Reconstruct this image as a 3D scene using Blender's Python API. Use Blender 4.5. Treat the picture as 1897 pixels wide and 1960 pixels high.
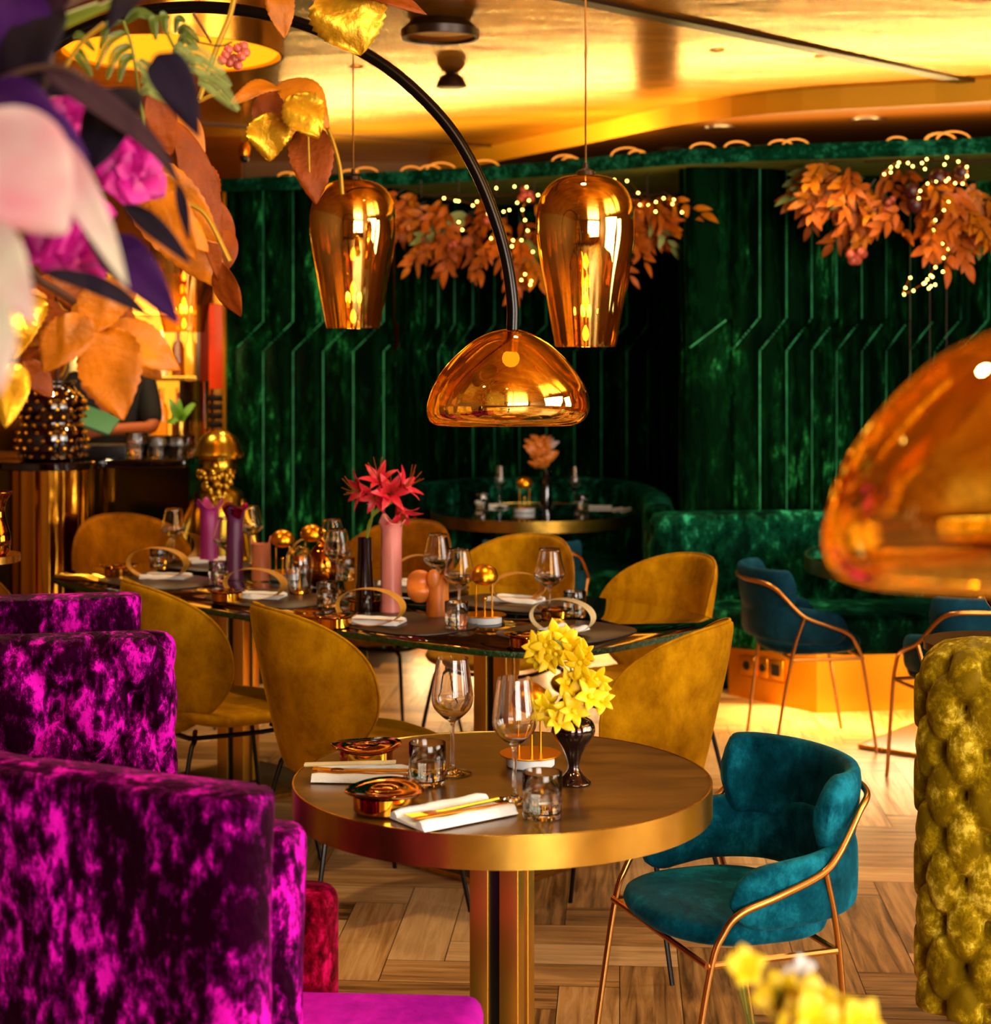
import bpy, bmesh, math, random
from mathutils import Vector, Matrix, noise
PI = math.pi
for o in list(bpy.data.objects):
    bpy.data.objects.remove(o)
SC = bpy.context.scene
COL = SC.collection
# ------------------------------------------------------------------ camera
F = 3250.0; CXP = 948.5; HY = 680.0; EYE = 1.56
cam_d = bpy.data.cameras.new('camera'); cam = bpy.data.objects.new('camera', cam_d); COL.objects.link(cam)
cam.location = (0, 0, EYE); cam.rotation_euler = (PI/2, 0, 0)
cam_d.sensor_fit = 'HORIZONTAL'; cam_d.sensor_width = 36; cam_d.lens = 36*F/1897
cam_d.shift_y = -(980-HY)/1897
cam_d.clip_start = .05; cam_d.dof.use_dof = True; cam_d.dof.focus_distance = 3.75; cam_d.dof.aperture_fstop = 4.4
SC.camera = cam
# ------------------------------------------------------------------ view, world
SC.view_settings.view_transform = 'Standard'; SC.view_settings.look = 'None'
SC.view_settings.gamma = 1; SC.view_settings.use_curve_mapping = False
SC.view_settings.exposure = 0.55
w = bpy.data.worlds.new('world'); SC.world = w; w.use_nodes = True
w.node_tree.nodes['Background'].inputs[0].default_value = (1, .72, .45, 1)
w.node_tree.nodes['Background'].inputs[1].default_value = .25
try:
    SC.cycles.max_bounces = 10; SC.cycles.transmission_bounces = 8; SC.cycles.transparent_max_bounces = 12
    SC.cycles.glossy_bounces = 5; SC.cycles.diffuse_bounces = 3; SC.cycles.sample_clamp_indirect = 4
    SC.cycles.caustics_reflective = False; SC.cycles.caustics_refractive = False; SC.cycles.blur_glossy = .5
except Exception: pass
def area(name, loc, target, sx, sy, power, col, spread=PI):
    l = bpy.data.lights.new(name, 'AREA'); l.shape = 'RECTANGLE'; l.size = sx; l.size_y = sy
    l.energy = power; l.color = col; l.spread = spread
    o = bpy.data.objects.new(name, l); COL.objects.link(o); o.location = loc
    o.rotation_euler = (Vector(target)-Vector(loc)).to_track_quat('-Z', 'Y').to_euler()
    return o
# daylight coming in through the windows behind and to the right of the camera
area('window_daylight', (2.3, -2.8, 1.7), (1.2, 6, .8), 3.4, 2.0, 190, (1, .93, .84))
area('side_window_daylight', (4.05, 2.6, 1.7), (0, 4.8, .8), 2.6, 1.8, 95, (1, .93, .82))
# added warm fill spots over the room; small stand-in discs mark them
ADDED_SPOTS = [(-1.6,5.2,34),(.2,4.6,34),(1.7,4.9,34),(-.6,7.3,34),(.9,6.9,34),(2.2,6.2,30),(-1.9,7.4,40),(.1,2.0,26),(-.9,2.6,30),(1.5,2.8,26),(-2.4,3.4,22),(-.95,8.3,26),(1.35,7.05,46)]
for i,(x,y,p) in enumerate(ADDED_SPOTS):
    l = bpy.data.lights.new('added_spot', 'SPOT'); l.energy = p*1.5; l.color = (1, .72, .36); l.spot_size = 1.9; l.spot_blend = .9; l.shadow_soft_size = .05
    o = bpy.data.objects.new('added_spot', l); COL.objects.link(o); o.location = (x, y, 2.765)
# LED cove strips: on top of the canopy (washing the ceiling) and under the front lip of the benches
def strip(name, a, b, z, up, power, col, wd=.03):
    a = Vector(a); b = Vector(b); m = (a+b)/2
    l = bpy.data.lights.new(name, 'AREA'); l.shape = 'RECTANGLE'; l.size = (b-a).length; l.size_y = wd; l.energy = power; l.color = col
    o = bpy.data.objects.new(name, l); COL.objects.link(o); o.location = (m.x, m.y, z)
    ang = math.atan2(b.y-a.y, b.x-a.x)
    o.rotation_euler = (PI if up else 0, 0, ang if not up else ang)
    return o
WARM = (1, .66, .22)
strip('canopy_cove_light', (-1.2, 9.6), (.7, 8.6), 2.53, True, 40, WARM)
strip('canopy_cove_light', (.9, 8.3), (3.3, 7.5), 2.53, True, 42, WARM)
strip('bench_plinth_light', (1.1, 7.42), (1.42, 7.12), .275, False, 9, WARM)
strip('bench_plinth_light', (1.45, 7.14), (3.0, 7.3), .275, False, 24, (1, .66, .3))
strip('bench_plinth_light', (-.5, 9.12), (.8, 9.05), .275, False, 26, (1, .66, .3))
# ------------------------------------------------------------------ helpers
def P(px, py, Y): return Vector(((px-CXP)/F*Y, Y, EYE-(py-HY)/F*Y))
def T(px, py, z=.75):
    Y = (EYE-z)*F/(py-HY); return Vector(((px-CXP)/F*Y, Y, z))
def lin(h):
    h = h.lstrip('#'); c = [int(h[i:i+2], 16)/255 for i in (0, 2, 4)]
    return tuple((x/12.92 if x <= .04045 else ((x+.055)/1.055)**2.4) for x in c)+(1,)
def obj(name, bm, m, parent=None, flat=False, ang=42):
    bmesh.ops.recalc_face_normals(bm, faces=bm.faces[:])
    for f in bm.faces: f.smooth = not flat
    if not flat:
        ca = math.radians(ang)
        for e in bm.edges:
            if len(e.link_faces) == 2:
                try:
                    if e.calc_face_angle() > ca: e.smooth = False
                except ValueError: pass
    me = bpy.data.meshes.new(name); bm.to_mesh(me); bm.free()
    if m: me.materials.append(m)
    o = bpy.data.objects.new(name, me); COL.objects.link(o)
    if parent: o.parent = parent
    return o
def NB(): return bmesh.new()
def thing(name, label, cat, loc=(0, 0, 0), rz=0, group=None):
    o = bpy.data.objects.new(name, None); COL.objects.link(o); o.empty_display_size = .05
    o.location = loc; o.rotation_euler = (0, 0, rz); o['label'] = label; o['category'] = cat
    if group: o['group'] = group
    return o
def tag(o, label, cat, group=None):
    o['label'] = label; o['category'] = cat
    if group: o['group'] = group
    return o
def struct(o): o['kind'] = 'structure'; return o
def dup(r, loc=None, rz=None, label=None, group=None, scale=None):
    def rec(o, par):
        c = o.copy(); COL.objects.link(c)
        if par: c.parent = par
        for ch in o.children: rec(ch, c)
        return c
    c = rec(r, None)
    if loc is not None: c.location = loc
    if rz is not None: c.rotation_euler = (c.rotation_euler[0], c.rotation_euler[1], rz)
    if label: c['label'] = label
    if group: c['group'] = group
    if scale: c.scale = (scale,)*3
    return c
def box(bm, x0, x1, y0, y1, z0, z1, M=None, bev=0):
    r = bmesh.ops.create_cube(bm, size=1); vs = r['verts']
    for v in vs:
        v.co = Vector(((x0+x1)/2+v.co.x*(x1-x0), (y0+y1)/2+v.co.y*(y1-y0), (z0+z1)/2+v.co.z*(z1-z0)))
    if bev:
        es = list({e for v in vs for e in v.link_edges})
        rr = bmesh.ops.bevel(bm, geom=es, offset=bev, segments=3, affect='EDGES', profile=.5)
        vs = list({v for f in rr['faces'] for v in f.verts} | {v for v in vs if v.is_valid})
    if M is not None:
        for v in vs: v.co = M @ v.co
def grid(bm, rows, closed_u=False, closed_v=False):
    """rows: list of lists of Vectors; quads between"""
    V = [[bm.verts.new(p) for p in r] for r in rows]
    n = len(V); m = len(V[0])
    for i in range(n if closed_v else n-1):
        for j in range(m if closed_u else m-1):
            a, b, c, d = V[i][j], V[i][(j+1) % m], V[(i+1) % n][(j+1) % m], V[(i+1) % n][j]
            try: bm.faces.new((a, b, c, d))
            except ValueError: pass
    return V
def cap(bm, ring):
    try: bm.faces.new(ring)
    except ValueError: pass
def lathe(bm, prof, n=32, c=(0, 0, 0), M=None, rf=None):
    c = Vector(c); rows = []
    for (r, z) in prof:
        row = []
        for k in range(n):
            a = 2*PI*k/n; rr = max(r, 1e-4); zz = z
            if rf: rr, zz = rf(rr, z, a)
            p = Vector((math.cos(a)*rr, math.sin(a)*rr, zz))+c
            row.append(M @ p if M is not None else p)
        rows.append(row)
    V = grid(bm, rows, closed_u=True)
    if prof[0][0] < 1e-3: bmesh.ops.pointmerge(bm, verts=V[0], merge_co=sum((v.co for v in V[0]), Vector())/n)
    if prof[-1][0] < 1e-3: bmesh.ops.pointmerge(bm, verts=V[-1], merge_co=sum((v.co for v in V[-1]), Vector())/n)
def cr(pts, sub=8, closed=False):
    pts = [Vector(p) for p in pts]; n = len(pts); out = []
    for i in range(n if closed else n-1):
        p1 = pts[i]; p2 = pts[(i+1) % n]
        p0 = pts[i-1] if (i > 0 or closed) else p1*2-p2
        p3 = pts[(i+2) % n] if (i+2 < n or closed) else p2*2-p1
        for k in range(sub):
            t = k/sub
            out.append(.5*((2*p1)+(p2-p0)*t+(2*p0-5*p1+4*p2-p3)*t*t+(3*p1-p0-3*p2+p3)*t**3))
    if not closed: out.append(pts[-1])
    return out
def tube(bm, pts, r, n=8, closed=False, M=None):
    pts = [Vector(p) for p in pts]; m = len(pts); rows = []; nrm = None
    for i, p in enumerate(pts):
        a = pts[i-1] if (i > 0 or closed) else pts[i]; b = pts[(i+1) % m] if (i < m-1 or closed) else pts[i]
        t = (b-a)
        if t.length < 1e-9: t = Vector((0, 0, 1))
        t.normalize()
        if nrm is None:
            nrm = t.orthogonal().normalized()
        else:
            nrm = nrm-t*nrm.dot(t)
            nrm = nrm.normalized() if nrm.length > 1e-6 else t.orthogonal().normalized()
        bn = t.cross(nrm); rr = r(i/(m-1)) if callable(r) else r
        row = [p+(nrm*math.cos(2*PI*k/n)+bn*math.sin(2*PI*k/n))*rr for k in range(n)]
        if M is not None: row = [M @ q for q in row]
        rows.append(row)
    V = grid(bm, rows, closed_u=True, closed_v=closed)
    if not closed: cap(bm, V[0]); cap(bm, list(reversed(V[-1])))
def pad(bm, outline, fmap, t, rings=6, k=3.0, c=None):
    n = len(outline)
    cx = sum(p[0] for p in outline)/n if c is None else c[0]; cy = sum(p[1] for p in outline)/n if c is None else c[1]
    ss = [i/rings for i in range(1, rings)]+[.93, .975, 1.0]
    ss = sorted(set([s for s in ss if s <= .88]+[.93, .975, 1.0]))
    def h(s): return t*(max(0, 1-s**k))**(1/k)
    top = [bm.verts.new(fmap(cx, cy, t))]; bot = [bm.verts.new(fmap(cx, cy, -t))]
    pt = pb = None
    for s in ss:
        rt = [bm.verts.new(fmap(cx+(a-cx)*s, cy+(b-cy)*s, h(s))) for a, b in outline]
        rb = rt if s == 1.0 else [bm.verts.new(fmap(cx+(a-cx)*s, cy+(b-cy)*s, -h(s))) for a, b in outline]
        for j in range(n):
            j2 = (j+1) % n
            if pt is None:
                bm.faces.new((top[0], rt[j], rt[j2])); bm.faces.new((bot[0], rb[j2], rb[j]))
            else:
                bm.faces.new((pt[j], rt[j], rt[j2], pt[j2])); bm.faces.new((pb[j2], rb[j2], rb[j], pb[j]))
        pt, pb = rt, rb
def sell(rx, ry, n=40, p=2.6):
    out = []
    for k in range(n):
        a = 2*PI*k/n; c, s = math.cos(a), math.sin(a)
        out.append((rx*abs(c)**(2/p)*(1 if c >= 0 else -1), ry*abs(s)**(2/p)*(1 if s >= 0 else -1)))
    return out
def sweep(bm, secs, closed=False):
    """secs: list of (centre, axis_a(vec incl. half size), axis_b(vec)) ; superelliptic section"""
    rows = []
    for c, a, b in secs:
        rows.append([Vector(c)+a*x+b*y for x, y in sell(1, 1, 20, 3.5)])
    V = grid(bm, rows, closed_u=True, closed_v=closed)
    if not closed: cap(bm, V[0]); cap(bm, list(reversed(V[-1])))
def sphere(bm, c, r, seg=12, sz=1):
    lathe(bm, [(r*math.sin(PI*i/(seg//2)) if 0 < i < seg//2 else 0, -r*sz*math.cos(PI*i/(seg//2))) for i in range(seg//2+1)], seg, c)
def frame_m(base, zdir, xhint=(1, 0, 0)):
    z = Vector(zdir).normalized(); x = Vector(xhint)-z*Vector(xhint).dot(z)
    if x.length < 1e-5: x = z.orthogonal()
    x.normalize(); y = z.cross(x)
    M = Matrix((x, y, z)).transposed().to_4x4(); M.translation = Vector(base); return M
# ------------------------------------------------------------------ materials
def nm(name):
    m = bpy.data.materials.new(name); m.use_nodes = True; return m, m.node_tree.nodes, m.node_tree.links
def mat(name, col, rough=.5, metal=0, bump=0, bscale=60, var=0, vscale=8, **kw):
    m, N, L = nm(name); b = N['Principled BSDF']; c = lin(col) if isinstance(col, str) else col
    b.inputs['Base Color'].default_value = c; b.inputs['Roughness'].default_value = rough; b.inputs['Metallic'].default_value = metal
    for k, v in kw.items(): b.inputs[k.replace('_', ' ')].default_value = v
    if var or bump:
        tc = N.new('ShaderNodeTexCoord')
    if var:
        n = N.new('ShaderNodeTexNoise'); n.inputs['Scale'].default_value = vscale; n.inputs['Detail'].default_value = 6
        r = N.new('ShaderNodeValToRGB'); L.new(tc.outputs['Object'], n.inputs['Vector']); L.new(n.outputs[0], r.inputs[0])
        r.color_ramp.elements[0].position = .3; r.color_ramp.elements[1].position = .7
        r.color_ramp.elements[0].color = tuple(x*(1-var) for x in c[:3])+(1,); r.color_ramp.elements[1].color = tuple(min(1, x*(1+var)) for x in c[:3])+(1,)
        L.new(r.outputs[0], b.inputs['Base Color'])
    if bump:
        n = N.new('ShaderNodeTexNoise'); n.inputs['Scale'].default_value = bscale; n.inputs['Detail'].default_value = 4
        u = N.new('ShaderNodeBump'); u.inputs['Strength'].default_value = bump; u.inputs['Distance'].default_value = .01
        L.new(tc.outputs['Object'], n.inputs['Vector']); L.new(n.outputs[0], u.inputs['Height']); L.new(u.outputs[0], b.inputs['Normal'])
    return m
def velvet(name, dark, mid, light, scale=14, stretch=(1, 1, .5), lo=.42, hi=.66, rough=.55, bump=.35, sheen=.6, fine=1.0):
    """crushed pile: patches where the pile lies one way or the other"""
    m, N, L = nm(name); b = N['Principled BSDF']
    tc = N.new('ShaderNodeTexCoord'); mp = N.new('ShaderNodeMapping'); mp.inputs['Scale'].default_value = stretch
    L.new(tc.outputs['Object'], mp.inputs['Vector'])
    n = N.new('ShaderNodeTexNoise'); n.inputs['Scale'].default_value = scale*1.5; n.inputs['Detail'].default_value = 9; n.inputs['Roughness'].default_value = .72; n.inputs['Distortion'].default_value = .15
    L.new(mp.outputs[0], n.inputs['Vector'])
    nc = N.new('ShaderNodeTexNoise'); nc.inputs['Scale'].default_value = scale*.32; nc.inputs['Detail'].default_value = 3; L.new(mp.outputs[0], nc.inputs['Vector'])
    ad = N.new('ShaderNodeMath'); ad.operation = 'MULTIPLY_ADD'; ad.inputs[1].default_value = .42; L.new(nc.outputs[0], ad.inputs[0])
    ml = N.new('ShaderNodeMath'); ml.operation = 'MULTIPLY'; ml.inputs[1].default_value = .75; L.new(n.outputs[0], ml.inputs[0]); L.new(ml.outputs[0], ad.inputs[2])
    r = N.new('ShaderNodeValToRGB'); L.new(ad.outputs[0], r.inputs[0])
    e = r.color_ramp.elements; e[0].position = lo; e[0].color = lin(dark); e[1].position = hi; e[1].color = lin(light)
    x = e.new((lo+hi)/2); x.color = lin(mid)
    L.new(r.outputs[0], b.inputs['Base Color']); b.inputs['Roughness'].default_value = rough
    b.inputs['Sheen Weight'].default_value = sheen; b.inputs['Sheen Roughness'].default_value = .35; b.inputs['Sheen Tint'].default_value = lin(light)
    b.inputs['Specular IOR Level'].default_value = .12; b.inputs['Specular Tint'].default_value = lin(light)
    n2 = N.new('ShaderNodeTexNoise'); n2.inputs['Scale'].default_value = scale*2.2; n2.inputs['Detail'].default_value = 6
    L.new(mp.outputs[0], n2.inputs['Vector'])
    u = N.new('ShaderNodeBump'); u.inputs['Strength'].default_value = bump; u.inputs['Distance'].default_value = .012
    L.new(n2.outputs[0], u.inputs['Height']); L.new(u.outputs[0], b.inputs['Normal'])
    return m
def emis(name, col, s):
    m, N, L = nm(name); b = N['Principled BSDF']; c = lin(col)
    b.inputs['Base Color'].default_value = c; b.inputs['Emission Color'].default_value = c; b.inputs['Emission Strength'].default_value = s
    return m
def glass(name, col='#ffffff', rough=0, ior=1.45):
    m, N, L = nm(name); b = N['Principled BSDF']
    b.inputs['Base Color'].default_value = lin(col); b.inputs['Transmission Weight'].default_value = 1; b.inputs['Roughness'].default_value = rough; b.inputs['IOR'].default_value = ior
    return m
def mirror_glass(name, col, tint, z0=None, z1=None, a0=.85, a1=.2, rough=.02):
    """vacuum-metallised glass: gold coating that fades from dense (a0, at z0) to thin (a1, at z1)"""
    m, N, L = nm(name); N.remove(N['Principled BSDF']); out = N['Material Output']
    g = N.new('ShaderNodeBsdfAnisotropic'); g.inputs['Color'].default_value = lin(col); g.inputs['Roughness'].default_value = rough
    t = N.new('ShaderNodeBsdfTransparent'); t.inputs['Color'].default_value = lin(tint)
    mx = N.new('ShaderNodeMixShader'); L.new(t.outputs[0], mx.inputs[1]); L.new(g.outputs[0], mx.inputs[2]); L.new(mx.outputs[0], out.inputs[0])
    fr = N.new('ShaderNodeLayerWeight'); fr.inputs['Blend'].default_value = .35
    ma = N.new('ShaderNodeMath'); ma.operation = 'MAXIMUM'
    if z0 is None: ma.inputs[0].default_value = a0
    else:
        tc = N.new('ShaderNodeTexCoord'); sp = N.new('ShaderNodeSeparateXYZ'); mr = N.new('ShaderNodeMapRange')
        L.new(tc.outputs['Object'], sp.inputs[0]); L.new(sp.outputs[2], mr.inputs[0])
        mr.inputs[1].default_value = z0; mr.inputs[2].default_value = z1; mr.inputs[3].default_value = a0; mr.inputs[4].default_value = a1
        L.new(mr.outputs[0], ma.inputs[0])
    L.new(fr.outputs['Facing'], ma.inputs[1]); L.new(ma.outputs[0], mx.inputs[0])
    return m
M = {}
M['brass'] = mat('brass', '#d9a441', .22, 1, bump=.05, bscale=30, var=.12, vscale=6)
M['brass_rim'] = mat('aged_brass', '#cfa443', .27, 1, bump=.12, bscale=14, var=.25, vscale=9)
M['brass_tube'] = mat('brushed_brass', '#c48a45', .3, 1)
M['gold'] = mat('polished_gold', '#e8a52c', .08, 1)
M['goldsatin'] = mat('satin_gold', '#e39a1c', .3, 1)
M['goldd'] = mat('dark_gold_glaze', '#a8671a', .06, 1, bump=.03, bscale=25)
M['statue'] = mat('gold_statue', '#b8962e', .25, 1)
M['black'] = mat('black_metal', '#0b0a0a', .35, .3)
M['blacktube'] = mat('black_tube', '#17130f', .22, .6)
M['blackgl'] = mat('black_glass', '#060405', .04, 0, Coat_Weight=1.0)
M['blackirid'] = mat('iridescent_black_glaze', '#08070c', .07, 0, Coat_Weight=1.0, Thin_Film_Thickness=280.0, Thin_Film_IOR=1.35)
M['white'] = mat('white_plastic', '#e9e6e2', .4)
M['linen'] = mat('linen', '#f4efe9', .8, bump=.2, bscale=200)
M['glass'] = glass('clear_glass')
M['liquid'] = glass('water', '#f3ead2', ior=1.33)
M['wood_ring'] = mat('wood_veneer', '#c8892a', .45, var=.15, vscale=20)
M['wood_ring_pale'] = mat('pale_wood_veneer', '#dfc28a', .45, var=.1, vscale=20)
M['leather'] = mat('dark_leather', '#2a1a10', .38, bump=.15, bscale=180)
M['mustard'] = velvet('mustard_velvet', '#7a4a00', '#b47806', '#e0a010', 5.5, (1, 1, .7), .44, .78, .6, .12, .35)
M['mustard_dark'] = velvet('ochre_velvet', '#5e3000', '#8a4e02', '#b86c06', 5, (1, 1, .7), .44, .78, .6, .1, .3)
M['teal'] = velvet('teal_velvet', '#02222c', '#074858', '#1c8296', 6, (1, 1, 1), .44, .74, .6, .08, .5)
M['teald'] = velvet('petrol_velvet', '#0c2a38', '#123646', '#1d4c60', 6, (1, 1, 1), .3, .75, .6, .08, .5)
M['purple'] = velvet('magenta_velvet', '#16000f', '#680459', '#ea14c4', 25, (1, 1, .55), .55, .675, .5, .5, .12)
M['purple_seat'] = velvet('magenta_seat_velvet', '#86077e', '#b010a0', '#cf18b4', 14, (1, 1, 1), .35, .66, .5, .4, .5)
M['redvelvet'] = velvet('crimson_velvet', '#2c0106', '#74041a', '#c00c50', 22, (1, 1, .6), .53, .70, .5, .5, .5)
M['green'] = velvet('green_velvet', '#010a03', '#052c10', '#34a452', 15, (1, 1, .3), .58, .78, .5, .5, .12)
M['greenb'] = velvet('green_bench_velvet', '#010f08', '#074028', '#38b886', 10, (1, 1, .6), .53, .74, .5, .5, .25)
M['chester'] = velvet('olive_gold_velvet', '#6a5206', '#94780a', '#dcc040', 17, (1, 1, .8), .54, .70, .45, .3, .12)
M['seam'] = mat('green_seam_highlight', '#2fa060', .6, Sheen_Weight=.8, Sheen_Tint=(.3, 1, .6, 1), var=.6, vscale=14)  # brighter green paints the light caught along the seam edges
M['floor_edge'] = mat('dark_brown', '#2a1606', .4)
M['darkbrown'] = mat('dark_brown_metal', '#2b1606', .35, .3)
M['copper_leaf'] = mat('copper_leaf', '#b8580c', .5, .05, Specular_IOR_Level=.25, var=.3, vscale=12, bump=.2)
M['orange_leaf'] = mat('orange_leaf', '#cc7004', .5, .0, Specular_IOR_Level=.3, var=.3, vscale=14, bump=.5, bscale=40)
M['rust_leaf'] = mat('rust_leaf', '#8a3c02', .55, .0, Specular_IOR_Level=.2, var=.3, vscale=14, bump=.4)
M['gold_leaf'] = mat('gold_leaf', '#e4a818', .36, .6, var=.25, vscale=22, bump=.5, bscale=32)
M['plum_leaf'] = mat('dark_plum_leaf', '#100316', .85, var=.4, vscale=9, Specular_IOR_Level=.2)
M['purple_leaf'] = mat('purple_leaf', '#330848', .8, var=.35, vscale=9, Specular_IOR_Level=.2)
M['brownplum_leaf'] = mat('brown_plum_leaf', '#2a1019', .85, var=.3, vscale=12, Specular_IOR_Level=.2)
M['green_leaf'] = mat('green_leaf', '#5a6a10', .5, var=.3, vscale=12)
M['sage_leaf'] = mat('sage_leaf', '#8f9a4a', .6, var=.2, vscale=12)
M['stem_gold'] = mat('gold_stem', '#b58a1a', .4, .5)
M['stem_green'] = mat('green_stem', '#6f7a16', .5)
M['stem_brown'] = mat('brown_stem', '#3d2210', .6)
M['yellow_petal'] = mat('yellow_petal', '#ffcf00', .5, var=.08, vscale=40, Subsurface_Weight=.1)
M['red_petal'] = mat('red_petal', '#dc2436', .45, var=.2, vscale=30)
M['magenta_petal'] = mat('magenta_petal', '#c9108c', .55, var=.45, vscale=25)
M['berry'] = mat('coral_berry', '#c4563e', .35)
M['winered'] = mat('wine_red', '#3c0710', .4)
M['pinkvase'] = mat('pink_vase', '#e88478', .35, var=.08, Subsurface_Weight=.15)
M['orangevase'] = mat('orange_vase', '#ea7c28', .35, var=.1, Subsurface_Weight=.15)
M['peachvase'] = mat('peach_vase', '#e07c4c', .35, var=.1)
M['purplevase'] = mat('purple_vase', '#5c1f48', .4, var=.15)
M['magvase'] = mat('magenta_vase', '#b02a78', .4)
M['skin'] = mat('skin', '#c0602c', .55)
M['cloth_black'] = mat('black_cloth', '#0c0908', .8)
M['bulb'] = emis('bulb_glow', '#ff8a1c', 14)
M['fairy'] = emis('fairy_light_glow', '#ffc04a', 14)
M['amber_shade'] = mirror_glass('gold_mirror_glass', '#ffe07a', '#ffd468', None, None, .78)
def petal_mat():
    m, N, L = nm('pink_cream_petal'); b = N['Principled BSDF']; tc = N.new('ShaderNodeTexCoord')
    n = N.new('ShaderNodeTexNoise'); n.inputs['Scale'].default_value = 9; n.inputs['Detail'].default_value = 3
    r = N.new('ShaderNodeValToRGB'); L.new(tc.outputs['Object'], n.inputs['Vector']); L.new(n.outputs[0], r.inputs[0]); e = r.color_ramp.elements
    e[0].position = .38; e[0].color = lin('#cfc3a4'); e[1].position = .8; e[1].color = lin('#cf5f78'); x = e.new(.53); x.color = lin('#c9a39a')
    L.new(r.outputs[0], b.inputs['Base Color']); b.inputs['Roughness'].default_value = .7; b.inputs['Subsurface Weight'].default_value = .1
    return m
M['pink_petal'] = petal_mat()
# ================================================================== ROOM
R = random.Random(7)
def floor_mat():
    m, N, L = nm('oak_planks'); b = N['Principled BSDF']
    at = N.new('ShaderNodeAttribute'); at.attribute_name = 'tone'
    uv = N.new('ShaderNodeUVMap'); uv.uv_map = 'UVMap'
    mp = N.new('ShaderNodeMapping'); mp.inputs['Scale'].default_value = (1.6, 22, 1); L.new(uv.outputs[0], mp.inputs[0])
    n = N.new('ShaderNodeTexNoise'); n.inputs['Scale'].default_value = 1.6; n.inputs['Detail'].default_value = 8; n.inputs['Roughness'].default_value = .65; n.inputs['Distortion'].default_value = .8
    L.new(mp.outputs[0], n.inputs[0])
    a = N.new('ShaderNodeMath'); a.operation = 'MULTIPLY_ADD'; a.inputs[1].default_value = .42; L.new(at.outputs['Fac'], a.inputs[0]); L.new(n.outputs[0], a.inputs[2])
    r = N.new('ShaderNodeValToRGB'); L.new(a.outputs[0], r.inputs[0]); e = r.color_ramp.elements
    e[0].position = .4; e[0].color = lin('#4a2c10'); e[1].position = .98; e[1].color = lin('#e0b078'); x = e.new(.66); x.color = lin('#b07c46')
    L.new(r.outputs[0], b.inputs['Base Color']); b.inputs['Roughness'].default_value = .3; b.inputs['Specular IOR Level'].default_value = .5
    u = N.new('ShaderNodeBump'); u.inputs['Strength'].default_value = .25; u.inputs['Distance'].default_value = .004
    L.new(n.outputs[0], u.inputs['Height']); L.new(u.outputs[0], b.inputs['Normal'])
    rr = N.new('ShaderNodeMapRange'); L.new(n.outputs[0], rr.inputs[0]); rr.inputs[3].default_value = .42; rr.inputs[4].default_value = .2; L.new(rr.outputs[0], b.inputs['Roughness'])
    return m
def build_floor():
    bm = NB(); uvl = bm.loops.layers.uv.new('UVMap'); W = .15; n = 4; g = .0012
    cl = bm.verts.layers.float.new('tone'); ca, sa = math.cos(-.073), math.sin(-.073)
    def plank(x0, y0, x1, y1, vert):
        if not (-3.7 < x0*W < 4.4 and -3.1 < y0*W < 11.2): return
        t = R.random(); ou = R.random()*20; ov = R.random()*20; vs = []
        for x, y in ((x0*W+g, y0*W+g), (x1*W-g, y0*W+g), (x1*W-g, y1*W-g), (x0*W+g, y1*W-g)):
            v = bm.verts.new((ca*x-sa*y, sa*x+ca*y, 0)); v[cl] = t; vs.append(v)
        f = bm.faces.new(vs)
        for l, (x, y) in zip(f.loops, ((x0, y0), (x1, y0), (x1, y1), (x0, y1))):
            l[uvl].uv = ((y*W+ou, x*W+ov) if vert else (x*W+ou, y*W+ov))
    for r in range(-24, 80):
        for m_ in range(-8, 9):
            x = r+2*n*m_; plank(x, r, x+n, r+1, False)
            c = r; y = c-2*n+1+2*n*m_; plank(c, y, c+1, y+n, True)
    o = struct(obj('floor', bm, floor_mat(), flat=True))
    bm = NB(); box(bm, -3.8, 4.5, -3.2, 11.4, -.05, -.002); struct(obj('floor', bm, M['floor_edge'], flat=True))
build_floor()
def ceil_mat():
    m, N, L = nm('gold_leaf_ceiling'); b = N['Principled BSDF']; tc = N.new('ShaderNodeTexCoord')
    mp = N.new('ShaderNodeMapping'); mp.inputs['Scale'].default_value = (.7, 2.2, 1); mp.inputs['Rotation'].default_value = (0, 0, .35); L.new(tc.outputs['Object'], mp.inputs[0])
    n = N.new('ShaderNodeTexNoise'); n.inputs['Scale'].default_value = 2.2; n.inputs['Detail'].default_value = 7; n.inputs['Distortion'].default_value = .6; L.new(mp.outputs[0], n.inputs[0])
    r = N.new('ShaderNodeValToRGB'); L.new(n.outputs[0], r.inputs[0]); e = r.color_ramp.elements
    e[0].position = .3; e[0].color = lin('#c88212'); e[1].position = .7; e[1].color = lin('#f4b43c')
    L.new(r.outputs[0], b.inputs['Base Color']); b.inputs['Metallic'].default_value = .85; b.inputs['Roughness'].default_value = .24
    u = N.new('ShaderNodeBump'); u.inputs['Strength'].default_value = .35; u.inputs['Distance'].default_value = .02; L.new(n.outputs[0], u.inputs['Height']); L.new(u.outputs[0], b.inputs['Normal'])
    return m
M['ceil'] = ceil_mat()
CZ = 2.8
bm = NB(); box(bm, -3.8, 4.5, -3.2, 11.4, CZ, CZ+.05); struct(obj('ceiling', bm, M['ceil'], flat=True))
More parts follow.
